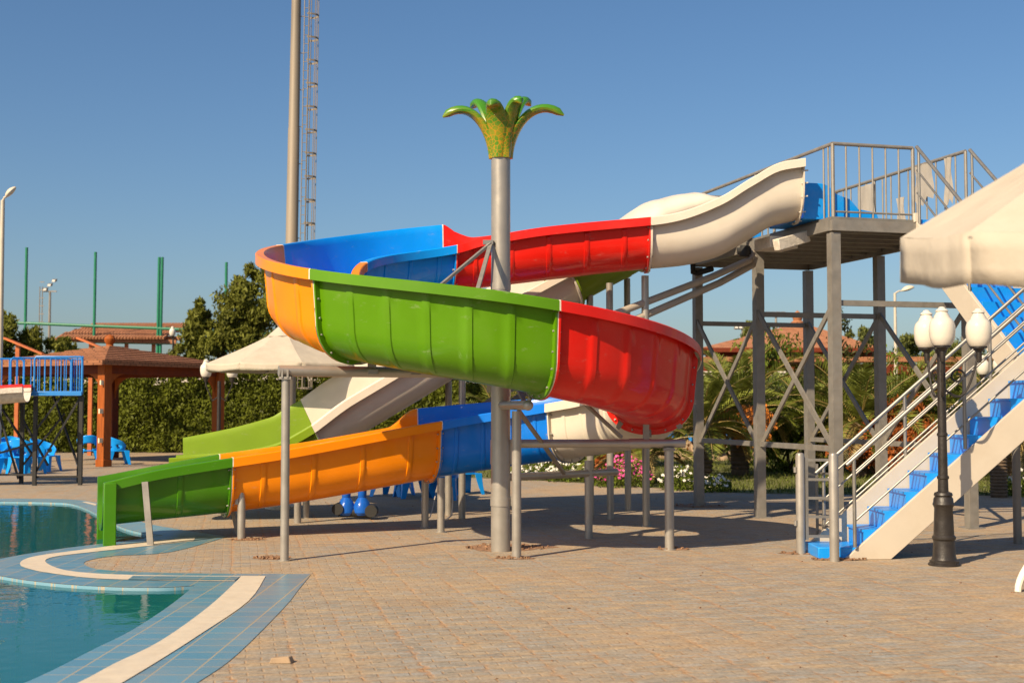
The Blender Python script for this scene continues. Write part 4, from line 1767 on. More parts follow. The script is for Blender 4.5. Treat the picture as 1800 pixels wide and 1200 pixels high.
def scroll_arm(m2, top, d, reach, zg, s=1.0):
    pts_ = []
    for i in range(15):
        t = i / 14
        x_ = reach * (t ** .8)
        z_ = -.42 + .20 * math.sin(t * PI * 1.15 + PI) * .55 + .34 * t ** 3
        pts_.append(top + d * x_ * 1.0 + Vector((0, 0, z_ * s)))
    m2.tube(pts_, .013 * s, 8)
    cc = top + d * (reach * .42) + Vector((0, 0, -.30 * s))
    sp = []
    for i in range(18):
        a = i / 17 * PI * 2.6
        q_ = .085 * s * (1 - i / 24)
        sp.append(cc + d * (q_ * math.cos(a)) + Vector((0, 0, q_ * math.sin(a))))
    m2.tube(sp, .011 * s, 7)
    m2.tube([pts_[-1] + Vector((0, 0, -.01)), pts_[-1] + Vector((0, 0, .03))], .012, 8)
    return pts_[-1]


lc = G(1660, 993)
lamp = thing('lamp_post', 'black cast iron lamp post carrying three white acorn globes beside the stairs', 'lamp post', tuple(lc))
mb = MB()
zt3 = P(1660, 612, lc.y).z
mb.lathe([(.165, 0), (.165, .018), (.15, .03), (.15, .05), (.13, .06), (.118, .10), (.108, .26), (.122, .28), (.122, .30), (.105, .32), (.100, .46), (.094, .60), (.104, .62), (.112, .64), (.104, .66), (.10, .70), (.086, .72), (.098, .735), (.09, .76), (.055, .775), (.052, .90), (.062, .91), (.062, .93), (.050, .945), (.046, 1.35), (.056, 1.36), (.056, 1.38), (.045, 1.395), (.042, zt3 - .06), (.058, zt3 - .05), (.066, zt3 - .01), (.05, zt3), (0, zt3)], tuple(lc), 24)
for a in range(4):
    an_ = a * PI / 2 + .5
    mb.lathe([(.016, 0.018), (.016, .045), (0, .048)], (lc.x + .142 * math.cos(an_), lc.y + .142 * math.sin(an_), 0), 6)
mb.build('shaft', M['black'], lamp)
mb = MB()
top = Vector((lc.x, lc.y, zt3 + .0))
gl_pos = []
for (dx, dy) in ((.41, .02), (-.06, .28), (-.05, -.20)):
    d = Vector((dx, dy, 0))
    rch = d.length
    d.normalize()
    e = scroll_arm(mb, top + Vector((0, 0, .0)), d, rch, 0)
    gl_pos.append(e)
for g_ in gl_pos:
    mb.lathe([(.022, -.16), (.03, -.12), (.03, -.05), (.05, -.03), (.062, -.012), (.088, -.008), (.088, .012), (.0, .014)], tuple(g_ + Vector((0, 0, .04))), 16)
mb.build('arms', M['black'], lamp)
for g_ in gl_pos:
    mb = MB()
    mb.lathe(globe_profile(), tuple(g_ + Vector((0, 0, .052))), 26)
    mb.build('globe', M['globe'], lamp, sharp=50)


def small_lamp(globes, basepx, label, Y):
    """distant lamp post; globes: photo pixels of each globe's foot"""
    gp = [P(a, b, Y) for a, b in globes]
    cx_ = sum(g_.x for g_ in gp) / len(gp) if basepx is None else P(basepx, 700, Y).x
    r_ = thing('lamp_post', label, 'lamp post', (cx_, Y, 0), None)
    zz_ = gp[0].z
    m2 = MB()
    m2.lathe([(.15, 0), (.1, .06), (.09, .7), (.05, .76), (.04, zz_ - .1), (.0, zz_ - .1)], (cx_, Y, 0), 12)
    for g_ in gp:
        if abs(g_.x - cx_) > .05:
            d = Vector((g_.x - cx_, 0, 0))
            m2.tube([Vector((cx_, Y, zz_ - .45)), Vector((cx_, Y, zz_ - .45)) + d * .5 + Vector((0, 0, -.1)), Vector((g_.x, Y, zz_ - .2)), Vector((g_.x, Y, zz_ - .0))], .018, 6)
        m2.lathe([(.03, -.12), (.08, -.01), (.08, .01), (0, .012)], tuple(g_), 10)
    m2.build('shaft', M['black'], r_)
    for g_ in gp:
        m2 = MB()
        m2.lathe(globe_profile(), tuple(g_), 14)
        m2.build('globe', M['globe'], r_, sharp=50)
    return r_


small_lamp([(1728, 658), (1757, 655), (1784, 668)], 1752, 'distant black lamp post with white globes behind the upper stair rail', 27.5)
small_lamp([(362, 662), (408, 663)], 385, 'distant lamp post with white globes half hidden by the left umbrella', 30.0)
small_lamp([(303, 590)], 303, 'single white globe lamp beyond the hedge beside the bushy tree', 56.0)

# ================================================================== PARASOLS
def parasol(name, label, c, hemz, apexz, radius, n, val, rot, drop=None, pole=True, cap=True, torn=False):
    r_ = thing(name, label, 'parasol', (c[0], c[1], 0))
    vs, fs = [], []
    K = 8
    def hem(i, extra=0.0):
        a = rot + 2 * PI * i / n
        z = hemz + (drop[i % n] if drop else 0) + extra
        return Vector((c[0] + radius * math.cos(a), c[1] + radius * math.sin(a), z))
    apex = Vector((c[0], c[1], apexz))
    m2 = MB()
    mv = MB()
    rb = MB()
    for i in range(n):
        a, b = hem(i), hem(i + 1)
        g = []
        for u in range(K + 1):
            row = []
            for w_ in range(K + 1):
                t = u / K
                p = apex.lerp(a.lerp(b, w_ / K), t)
                sag = -0.018 * radius * math.sin(PI * t) - 0.012 * radius * t * math.sin(PI * w_ / K)
                p = p + Vector((0, 0, sag + .006 * noise.noise(p * 4)))
                row.append(p)
            g.append(row)
        for u in range(K):
            for w_ in range(K):
                m2.add([g[u][w_], g[u + 1][w_], g[u + 1][w_ + 1], g[u][w_ + 1]], [(0, 1, 2, 3)])
        # valance panel
        Kv = 10
        rows = []
        for j in range(4):
            row = []
            for w_ in range(Kv + 1):
                t = w_ / Kv
                p = a.lerp(b, t) + Vector((0, 0, -0.012 * radius * math.sin(PI * t)))
                out_ = (p - apex)
                out_.z = 0
                out_.normalize()
                wv = .010 * math.sin(t * 7 + i) * (j / 3)
                p = p + Vector((0, 0, -val * j / 3 + (0.006 * math.sin(t * 8 + i * 2) if j == 3 else 0))) + out_ * (wv + .004)
                row.append(p)
            rows.append(row)
        for j in range(3):
            for w_ in range(Kv):
                mv.add([rows[j][w_], rows[j + 1][w_], rows[j + 1][w_ + 1], rows[j][w_ + 1]], [(0, 1, 2, 3)])
        rb.tube([apex + Vector((0, 0, -.06)), apex.lerp(a, .5) + Vector((0, 0, -.035 * radius)), a + Vector((0, 0, -.03))], .012, 6)
    o = m2.build('canopy', M['canvas'], r_, sharp=12, weld=True)
    v_ = mv.build('valance', M['canvas'], r_, sharp=60, weld=True)
    sd = v_.modifiers.new('thick', 'SOLIDIFY')
    sd.thickness = .004
    rb.build('ribs', M['steel'], r_)
    if pole:
        mp_ = MB()
        mp_.lathe([(.024, 0.05), (.024, apexz - .02)], (c[0], c[1], 0), 12)
        mp_.build('pole', M['silver'], r_)
        mp_ = MB()
        mp_.lathe([(.30, 0), (.30, .05), (.08, .08), (.04, .3), (.03, .32)], (c[0], c[1], 0), 16)
        mp_.build('base', M['rough_white'], r_)
    if cap:
        mc_ = MB()
        mc_.lathe([(.30, apexz - .15), (.12, apexz + .01), (.03, apexz + .07), (.0, apexz + .075)], (c[0], c[1], 0), n)
        mc_.lathe([(.025, apexz + .07), (.03, apexz + .10), (.0, apexz + .14)], (c[0], c[1], 0), 8)
        mc_.build('vent_cap', M['canvas'], r_)
    return r_


YU = 21.5
cU = P(500, 650, YU)
zhem = P(500, 640, YU).z
parasol('parasol', 'cream canvas parasol standing behind the left beam post', (cU.x, YU), zhem + .0, P(500, 576, YU).z, 1.27, 8, .12, R(22))
YR = 5.65
cR = (3.15, 5.7)
# left hem corners fitted to the blurred near parasol
parasol('parasol', 'out of focus cream parasol close by, hanging in from the right edge', (3.17, 5.7), 2.50, 3.36, 1.42, 8, .215, R(20), drop=[0, .05, .06, -.01, -.125, -.2, -.2, -.1])

# ================================================================== WHITE CHAIR AT THE FRAME'S EDGE
wch = thing('sun_lounger', 'white plastic sun lounger cut off by the right edge, only curved legs in view', 'sun lounger', (4.6, 11.5, 0))
tops_ = []
for (fx_, fy_, sg_) in ((4.565, 11.9, 1), (4.065, 10.4, 1), (5.40, 11.75, -1), (4.90, 10.25, -1)):
    mb = MB()
    tp_ = Vector((fx_ + sg_ * .24, fy_ + .05, .36))
    ft_ = Vector((fx_, fy_, 0))
    n_l = 7
    prev_ = None
    path_ = []
    for i in range(n_l + 1):
        t = i / n_l
        path_.append(Vector((fx_ + sg_ * .24 * t ** 1.7, fy_ + .05 * t, .36 * t)))
    mb.tube(path_, [.030 + .012 * (i / n_l) for i in range(n_l + 1)], 10)
    mb.build('leg', M['plastic_white'], wch)
    tops_.append(tp_)
mb = MB()
A_, B_, C_, D_ = tops_
ext_ = (A_ - B_) * .12
poly_ = [B_ - ext_, A_ + ext_, C_ + ext_, D_ - ext_]
mb.prism([p + Vector((0, 0, -.01)) for p in poly_], (0, 0, .05))
mb.build('bed', M['plastic_white'], wch, bev=.015)

# ================================================================== BLUE TUB CHAIRS
def blue_chair():
    r_ = thing('tub_chair', 'chair', 'chair', (0, 0, 0), 'blue plastic tub chairs')
    # wrap-around back and arms (front faces -y)
    m2 = MB()
    n1, n2 = 34, 12
    g = []
    for i in range(n1 + 1):
        ph = R(-128 + 256 * i / n1)
        back = max(0, math.cos(ph * .62))
        top_ = .64 + .20 * back ** 2
        if abs(ph) > R(100):
            top_ -= .10 * ((abs(ph) - R(100)) / R(28)) ** 1.6
        row = []
        for j in range(n2 + 1):
            t = j / n2
            z = .38 + (top_ - .38) * t
            rx = .235 + .045 * t
            ry = .225 + .075 * t
            row.append(Vector((rx * math.sin(ph), ry * math.cos(ph) + .02, z)))
        g.append(row)
    used = set()
    vs = [p for row in g for p in row]
    fs = []
    for i in range(n1):
        for j in range(n2):
            ph = -128 + 256 * (i + .5) / n1
            t = (j + .5) / n2
            hole = (abs(ph) < 52 and ((ph / 52) ** 2 + ((t - .30) / .20) ** 2) < 1) or (70 < abs(ph) < 112 and ((abs(ph) - 91) / 13) ** 2 + ((t - .45) / .18) ** 2 < 1)
            if not hole:
                a = i * (n2 + 1) + j
                fs.append((a, a + n2 + 1, a + n2 + 2, a + 1))
    m2.add(vs, fs)
    o = m2.build('back_shell', M['plastic_blue'], r_, sharp=60)
    sd = o.modifiers.new('thick', 'SOLIDIFY')
    sd.thickness = .02
    sd.offset = 0
    m2 = MB()
    ring = []
    for i in range(24):
        a = 2 * PI * i / 24
        x, y = .25 * math.copysign(abs(math.cos(a)) ** .7, math.cos(a)), .25 * math.copysign(abs(math.sin(a)) ** .7, math.sin(a))
        ring.append(Vector((x, y, .375)))
    m2.prism(ring, (0, 0, .03))
    m2.build('seat', M['plastic_blue'], r_, bev=.01)
    for sx in (-1, 1):
        for sy in (-1, 1):
            m2 = MB()
            t0 = [Vector((sx * .11, sy * .25, .40)), Vector((sx * .255, sy * .25, .40)), Vector((sx * .255, sy * .11, .40)), Vector((sx * .19, sy * .18, .40))]
            vs = []
            for t in (0, .3, .6, 1):
                for p in t0:
                    q_ = p * 1
                    cen_ = Vector((sx * .235, sy * .225, p.z))
                    q_ = cen_ + (p - cen_) * (1 - .50 * t)
                    q_ += Vector((sx * .045 * t ** 1.5, sy * .05 * t ** 1.5, 0))
                    q_.z = .40 * (1 - t)
                    vs.append(q_)
            fs = [(k * 4 + j, k * 4 + (j + 1) % 4, k * 4 + 4 + (j + 1) % 4, k * 4 + 4 + j) for k in range(3) for j in range(4)] + [(3, 2, 1, 0), (12, 13, 14, 15)]
            m2.add(vs, fs)
            m2.build('leg', M['plastic_blue'], r_, bev=.006)
    return r_


chair0 = blue_chair()
spots = [
    (155, 816, 200, 1.0, 'blue tub chair facing the gazebo post from its left side'),
    (207, 816, 115, 1.0, 'blue tub chair on the right of the gazebo post'),
    (46, 833, 150, 1.06, 'blue tub chair between the two front legs of the blue railed platform'),
    (78, 828, 80, 1.0, 'blue tub chair just left of the middle black platform leg'),
    (6, 832, -40, 1.0, 'blue tub chair cut by the left picture edge'),
    (20, 822, 30, 1.0, 'blue tub chair half hidden behind others at far left'),
    (690, 871, 250, 1.0, 'blue tub chair, leftmost of those seen under the orange section'),
    (728, 874, 200, 1.0, 'blue tub chair in the middle of the group under the orange section'),
    (778, 877, 170, 1.0, 'blue tub chair under the joint of orange and dark blue sections'),
    (812, 868, 120, 1.0, 'blue tub chair in shade under the dark blue section'),
    (1268, 800, 30, 1.0, 'blue tub chair behind the low rock wall under the palms'),
    (1222, 800, 200, 1.0, 'blue tub chair behind palm fronds left of the rear tower column'),
    (1176, 801, 160, 1.0, 'blue tub chair glimpsed between palms right of the red bend'),
]
for i, (px_, py_, a_, s_, lb) in enumerate(spots):
    o = chair0 if i == 0 else copy_tree(chair0)
    o.location = G(px_, py_)
    o.rotation_euler = (0, 0, R(a_))
    o.scale = (s_ * 1.12, s_ * 1.12, s_)
    o['label'] = lb

tb = thing('round_table', 'round blue plastic table among the chairs at far left', 'table', tuple(G(12, 826)))
ct = G(12, 826)
mb = MB()
mb.lathe([(0, .69), (.42, .69), (.44, .70), (.44, .72), (.42, .73), (0, .73)], tuple(ct), 24)
mb.build('tabletop', M['plastic_blue'], tb)
for a in range(4):
    an_ = a * PI / 2 + .6
    mb = MB()
    mb.tube([ct + Vector((.32 * math.cos(an_), .32 * math.sin(an_), 0)), ct + Vector((.26 * math.cos(an_), .26 * math.sin(an_), .69))], [.025, .035], 8)
    mb.build('leg', M['plastic_blue'], tb)

# ================================================================== CHILDREN'S SLIDE PLATFORM
kt0 = G(63, 853)
kt = thing('play_platform', 'raised play platform with blue railings on thin black braced legs', 'play platform', tuple(kt0))
Yk = kt0.y
zk = P(100, 694, Yk).z
xk0, xk1 = P(63, 700, Yk).x, P(140, 700, Yk).x
dk = 1.3
xL = xk0 - 1.0
legs = [(xk0, Yk), (xk1, Yk + .12), (P(15, 700, Yk).x, Yk + .8), (xk1 - .42, Yk + 1.3), (xL - .6, Yk + .2)]
for (x, y) in legs:
    mb = MB()
    mb.box((x, y, zk / 2 - .02), (.075, .075, zk))
    mb.build('leg', M['blackp'], kt)
for (a, b) in (((xk0, Yk + .03, .18), (xk1, Yk + .15, .18)), ((xL - .6, Yk + .3, .22), (xk0, Yk + .05, .22)), ((xk0, Yk + .03, .25), (xk1, Yk + .13, zk)), ((xk0 + .05, Yk + .9, zk), (xk1, Yk + .1, .30)),
               ((xk0, Yk + .03, .9), (xL - .4, Yk + .2, .5)), ((xk0, Yk + .02, .55), (xk0 - .9, Yk + .5, zk - .3)), ((xk0 - .6, Yk + .7, .1), (xk0 - 1.1, Yk + .7, zk - .2)), ((xk0, Yk, zk - .75), (xk1 - .4, Yk + .1, zk)),
               ((P(15, 700, Yk).x, Yk + .8, .35), (xk0 + .3, Yk + .9, zk - .4)), ((xk0 + .1, Yk + .5, .4), (P(15, 700, Yk).x, Yk + .8, zk - .5))):
    mb = MB()
    mb.bar(a, b, .035, .04)
    mb.build('brace', M['blackp'], kt)
mb = MB()
mb.prism([Vector((xk0 - 2.3, Yk - .05, zk - .01)), Vector((xk1 + .05, Yk - .05, zk - .01)), Vector((xk1 - .40, Yk + 1.38, zk - .01)), Vector((xk0 - 2.7, Yk + 1.38, zk - .01))], (0, 0, .08))
mb.build('platform_deck', M['rail_blue'], kt)


def barrier(m2, a, b, h, nb, z0):
    a, b = Vector(a), Vector(b)
    zv = Vector((0, 0, 1))
    c1_, c2_ = a.lerp(b, .04), a.lerp(b, .96)
    m2.tube([a + zv * (z0 + .02), a + zv * (z0 + h - .08), a.lerp(b, .012) + zv * (z0 + h - .03), c1_ + zv * (z0 + h), c2_ + zv * (z0 + h), a.lerp(b, .988) + zv * (z0 + h - .03), b + zv * (z0 + h - .08), b + zv * (z0 + .02)], .022, 8)
    m2.tube([a + zv * (z0 + .06), b + zv * (z0 + .06)], .022, 8)
    for i in range(1, nb):
        p = a.lerp(b, i / nb)
        m2.tube([p + zv * (z0 + .06), p + zv * (z0 + h)], .012, 6)


hk = P(100, 627, Yk).z - zk
for (a, b, nb) in (((xk0 - .02, Yk - .05, 0), (xk1 + .04, Yk + .02, 0), 9), ((xk0 - .75, Yk + .55, 0), (xk0 + .30, Yk + 1.28, 0), 9), ((xk1 + .04, Yk + .03, 0), (xk1 - .40, Yk + 1.36, 0), 7), ((xk0 - 2.2, Yk + .9, 0), (xk0 - .75, Yk + 1.3, 0), 10), ((xk0 + .30, Yk + 1.36, 0), (xk1 - .41, Yk + 1.37, 0), 4)):
    mb = MB()
    barrier(mb, a, b, hk, nb, zk)
    mb.build('railing', M['rail_blue'], kt)
# short red chute leaving the platform towards the left
mb_s = []
for i in range(14):
    t = i / 13
    x = xk0 + .02 - 3.2 * t
    y = Yk - .55 - .5 * t
    z = P(60, 692, Yk - .5).z - .18 + .02 - .10 * t - .85 * t ** 2
    d_ = Vector((-3.2, -.5, -.1 - 1.7 * t)).normalized()
    mb_s.append((Vector((x, y, z)), Vector((d_.y, -d_.x, 0)).normalized(), Vector((0, 0, 1)), .30, .30, 0, 0, d_))
o = channel('chute', mb_s, [M['rough_white'], M['chrome']], kt, w=.36)
# red rim on the white shell
mb = MB()
for sgn in (-1, 1):
    pts_ = [q_[0] + q_[1] * sgn * (.36 + .06) + q_[2] * .30 for q_ in mb_s]
    mb.tube(pts_, .055, 8)
mb.build('chute_rim', M['red'], kt)

# ================================================================== TIMBER GAZEBO
gz_c = [Vector((-11.2, 36.0, 0))]
al = R(60)
e_u = Vector((math.cos(al), math.sin(al), 0))
e_v = Vector((-math.sin(al), math.cos(al), 0))
sg = 4.5
near = gz_c[0]
cr = {'n': near, 'r': near + e_u * sg, 'l': near + e_v * sg, 'f': near + (e_u + e_v) * sg}
gz = thing('gazebo', 'red brown timber gazebo with low shingled roof in front of the hedge', 'gazebo', tuple(near))
for k, p in cr.items():
    mb = MB()
    mb.box((p.x, p.y, 1.42), (.27, .27, 2.84), al)
    mb.box((p.x, p.y, .1), (.31, .31, .2), al)
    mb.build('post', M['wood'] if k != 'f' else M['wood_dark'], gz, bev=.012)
ordr = ['n', 'r', 'f', 'l']
for i in range(4):
    a, b = cr[ordr[i]], cr[ordr[(i + 1) % 4]]
    d = (b - a).normalized()
    mb = MB()
    mb.bar(a + d * .14 + Vector((0, 0, 2.70)), b - d * .14 + Vector((0, 0, 2.70)), .12, .30)
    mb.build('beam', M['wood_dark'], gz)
    for p, s_ in ((a, 1), (b, -1)):
        mb = MB()
        q_ = p + d * s_ * .14
        arc = [q_ + d * s_ * (.62 * (1 - math.cos(t * PI / 2 / 6))) * 1.0 + Vector((0, 0, 1.90 + .65 * math.sin(t * PI / 2 / 6))) for t in range(7)]
        poly_ = [q_ + Vector((0, 0, 2.55))] + [q_ + Vector((0, 0, 1.9))] + arc[1:]
        mb.prism([p_ - e_u * 0 + Vector((0, 0, 0)) for p_ in poly_], Vector((-d.y, d.x, 0)) * .06)
        mb.build('corner_bracket', M['wood'], gz)
ctr = (cr['n'] + cr['f']) / 2
ov_ = .55
zr0, zr1 = 2.86, 3.46
rc = []
for k in ordr:
    v_ = (cr[k] - ctr)
    rc.append(ctr + v_ * ((v_.length + ov_ * 1.2) / v_.length) + Vector((0, 0, zr0)))
mb = MB()
apx = ctr + Vector((0, 0, zr1))
for i in range(4):
    a, b = rc[i], rc[(i + 1) % 4]
    steps = 9
    for s_ in range(steps):
        t0_, t1_ = s_ / steps, (s_ + 1) / steps
        lift = Vector((0, 0, .03))
        mb.add([a.lerp(apx, t0_) + lift, b.lerp(apx, t0_) + lift, b.lerp(apx, t1_), a.lerp(apx, t1_)], [(0, 1, 2, 3)])
        mb.add([a.lerp(apx, t0_) + lift, b.lerp(apx, t0_) + lift, b.lerp(apx, t0_) - lift * .2, a.lerp(apx, t0_) - lift * .2], [(0, 1, 2, 3)])
mb.add([p - Vector((0, 0, .05)) for p in rc], [(0, 1, 2, 3)])
for i in range(4):
    a, b = rc[i], rc[(i + 1) % 4]
    mb.bar(a + Vector((0, 0, -.02)), b + Vector((0, 0, -.02)), .05, .13)
mb.build('roof', M['shingle'], gz)
mb = MB()
mb.lathe([(.14, zr1 - .06), (.1, zr1 + .03), (.16, zr1 + .12), (.17, zr1 + .2), (.12, zr1 + .29), (.0, zr1 + .34)], tuple(ctr), 14)
mb.build('finial', M['wood'], gz)
for (z_, s_) in ((1.52, .16), (.72, .16), (2.3, .10)):
    mb = MB()
    mb.box(near + Vector((-.02, -.20, z_)), (s_, .05, .13), al)
    mb.build('socket_box', M['cream_plate'], gz)
# string of lights hanging in the gable
for (pxa, Yg) in ((160, 44), (31, 45)):
    pp = P(pxa, 640, Yg)
    fr_ = thing('shade_frame', ('orange timber post with slanted shade board rising behind the gazebo roof' if pxa > 100 else 'orange timber post with slanted shade board behind the far left railing'), 'shade frame', (pp.x, pp.y, 0))
    z_t = P(pxa, 602, Yg).z
    mb = MB()
    mb.box((pp.x, pp.y, z_t / 2), (.13, .13, z_t))
    mb.build('post', M['wood_orange'], fr_)
    mb = MB()
    mb.bar(Vector((pp.x - .45, pp.y - .1, z_t + .16)), Vector((pp.x + 1.05, pp.y - .5, z_t - .42)), .16, .06)
    mb.build('shade_board', M['wood_orange'], fr_)

# ================================================================== HEDGES, TREES, SHRUBS
def hedge(name, label, x0, x1, y0, depth, h, nleaf, material, seed, size=.22, wob=.35, curve=0.0):
    r_ = thing(name, label, 'hedge', ((x0 + x1) / 2, y0, 0))
    rg = np.random.default_rng(seed)

    def top(x):
        return h + wob * noise.noise(Vector((x * .55, seed, 0))) + wob * .6 * noise.noise(Vector((x * 1.7, seed, 3)))

    def front(x, z):
        return y0 + .45 * noise.noise(Vector((x * .8, z * .8, seed))) + .25 * noise.noise(Vector((x * 2.2, z * 2.2, seed + 5)))
    n_f = int(nleaf * .72)
    xs = rg.uniform(x0, x1, n_f)
    us = rg.uniform(0, 1, n_f)
    cen, out = [], []
    for x, u in zip(xs, us):
        tz_ = top(x)
        z = .05 + u * tz_
        dpt = abs(rg.normal(0, .18))
        cen.append((x, front(x, z) + dpt, z + rg.normal(0, .05)))
        out.append((0, -1, .35))
    xs = rg.uniform(x0, x1, nleaf - n_f)
    for x in xs:
        cen.append((x, y0 + rg.uniform(-.1, depth), top(x) + rg.normal(.03, .13)))
        out.append((0, -.3, 1))
    leaf_obj('foliage', cen, rg.uniform(.6, 1.3, len(cen)) * size, material, r_, rg, .42, .9, np.array(out))
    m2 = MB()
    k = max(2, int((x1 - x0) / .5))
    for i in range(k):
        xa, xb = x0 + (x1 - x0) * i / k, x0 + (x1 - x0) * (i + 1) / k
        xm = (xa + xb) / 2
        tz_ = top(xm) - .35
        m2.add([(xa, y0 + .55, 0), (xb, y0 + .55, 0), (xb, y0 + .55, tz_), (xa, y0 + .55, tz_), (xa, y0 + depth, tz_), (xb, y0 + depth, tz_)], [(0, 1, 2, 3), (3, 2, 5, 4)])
    m2.build('shade_core', M['leaf_dark'], r_)  # plain dark sheets; the hedge's inner shade is put into their colour
    return r_


hedge('hedge', 'long clipped green hedge running behind the gazebo and chairs', -30.0, 1.2, 46.5, 1.6, 2.9, 85000, M['leaf_hedge'], 21, .15)
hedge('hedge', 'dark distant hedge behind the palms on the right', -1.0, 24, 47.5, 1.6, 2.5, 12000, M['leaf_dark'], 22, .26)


def tree(name, label, clumps, trunk, nleaf, size, material, seed, group=None, cat='tree', limbs=True, trunk_r=.16):
    """clumps: list of (centre, rx, rz) ellipsoids that make the crown"""
    r_ = thing(name, label, cat, (trunk[0], trunk[1], 0), group)
    rg = np.random.default_rng(seed)
    vol = np.array([c_[1] ** 2 * c_[2] for c_ in clumps]) ** .7
    vol /= vol.sum()
    cen, out = [], []
    for (c_, rx, rz_), w_ in zip(clumps, vol):
        # sub-clumps on the shell of each ellipsoid give an uneven outline
        nsub = max(8, int(44 * w_ * len(clumps) / 3))
        nl = int(nleaf * w_)
        sub = rg.normal(size=(nsub, 3))
        sub /= np.linalg.norm(sub, axis=1)[:, None]
        sub[:, 1] = -np.abs(sub[:, 1]) * np.where(rg.uniform(size=nsub) < .75, 1, -1)
        rad = rg.uniform(.35, 1.05, nsub)
        subc = np.array(c_) + sub * rad[:, None] * np.array([rx, rx, rz_])
        subr = rg.uniform(.20, .42, nsub) * min(rx, rz_)
        pick = rg.integers(0, nsub, nl)
        dd = rg.normal(size=(nl, 3))
        dd /= np.linalg.norm(dd, axis=1)[:, None]
        rr2 = rg.uniform(.3, 1.15, nl)
        pos = subc[pick] + dd * (subr[pick] * rr2)[:, None] * np.array([1, 1, 1.1])
        cen.append(pos)
        out.append(dd + np.array([0, 0, .3]))
    cen = np.concatenate(cen)
    out = np.concatenate(out)
    cen[:, 2] = np.maximum(cen[:, 2], .03)
    leaf_obj('crown', cen, rg.uniform(.6, 1.35, len(cen)) * size, material, r_, rg, .34, 1.1, out)
    m2 = MB()
    tp = clumps[0][0]
    for (c_, rx, rz_) in clumps:
        a = Vector((trunk[0], trunk[1], -.05))
        b = Vector(c_)
        mid = a.lerp(b, .45) + Vector((rg.normal(0, .1), rg.normal(0, .1), .1))
        hgt = b.z
        m2.tube([a, mid, b + Vector((0, 0, rz_ * .1))], [trunk_r, trunk_r * .65, trunk_r * .18], 8)
        for q_ in range(3):
            e_ = b + Vector((rg.uniform(-.6, .6) * rx, rg.uniform(-.2, .6) * rx, rg.uniform(-.2, .6) * rz_))
            m2.tube([mid.lerp(b, .5), e_], [trunk_r * .35, trunk_r * .1], 6)
    m2.build('trunk', M['bark'], r_)
    return r_


def clump(px, py, Y, rxp, rzp):
    k = Y / F
    p = P(px, py, Y)
    return (tuple(p), rxp * k, rzp * k)


Yt = 52
tree('bushy_tree', 'large olive green bushy tree behind the slide, rising above the hedge',
     [clump(445, 560, Yt, 62, 80), clump(520, 560, Yt, 50, 78), clump(370, 600, Yt, 52, 62), clump(335, 625, Yt, 34, 42), clump(575, 610, Yt, 45, 60), clump(430, 500, Yt, 30, 28), clump(355, 555, Yt, 26, 26)],
     (P(450, 700, Yt).x, Yt), 46000, .22, M['leaf_tree'], 31, trunk_r=.2)
Yt = 49
tree('bushy_tree', 'green bushy tree at far left behind the lamp pole', [clump(30, 600, Yt, 46, 52), clump(-25, 590, Yt, 45, 55), clump(58, 620, Yt, 26, 30)], (P(20, 700, Yt).x, Yt), 15000, .22, M['leaf_tree'], 32)
tree('bushy_tree', 'small low tree between the gazebo roof and the far left tree', [clump(112, 622, Yt + 1, 32, 32), clump(85, 640, Yt + 1, 24, 24)], (P(110, 700, Yt + 1).x, Yt + 1), 7000, .22, M['leaf_tree'], 33)
for i, (px_, py_, rx_, rz_, Y_, lb) in enumerate([(1330, 575, 18, 26, 70, 'distant tree tip peeking above the terracotta pavilion roof'), (1378, 598, 24, 24, 75, 'rounded distant tree left of the far street lamp'),
                                                  (1405, 590, 20, 24, 72, 'distant tree just right of the rounded far tree'), (1520, 596, 30, 22, 74, 'pale distant tree behind the tower, left of the far street lamp'),
                                                  (1600, 606, 32, 24, 74, 'distant tree right of the far street lamp'), (1690, 610, 50, 40, 66, 'broad distant tree behind the white lamp globes'),
                                                  (1770, 620, 50, 45, 64, 'tall dark tree behind the upper stairs'), (1850, 600, 60, 60, 64, 'tree beyond the right picture edge')]):
    tree('distant_tree', lb, [clump(px_, py_, Y_, rx_, rz_), clump(px_ + rx_ * .5, py_ + 20, Y_, rx_ * .9, rz_), clump(px_ - rx_ * .5, py_ + 25, Y_, rx_, rz_)], (P(px_, 700, Y_).x, Y_), 3000, .28, M['leaf_far'], 40 + i, 'trees beyond the pavilion')


def shrub(label, px, py, Y, rx, rz, n, material, seed, size=.12, cat='shrub', name='shrub', group='shrubs on the lawn'):
    p = P(px, py, Y)
    rz = min(rz, max(.2, p.z))
    k = [((p.x, Y, p.z), rx, rz), ((p.x + rx * .55, Y + .2, p.z * .8), rx * .7, rz * .8), ((p.x - rx * .6, Y - .1, p.z * .75), rx * .7, rz * .75), ((p.x, Y, p.z * .4), rx, p.z * .45)]
    return tree(name, label, k, (p.x, Y), n, size, material, seed, group, cat, trunk_r=.05)


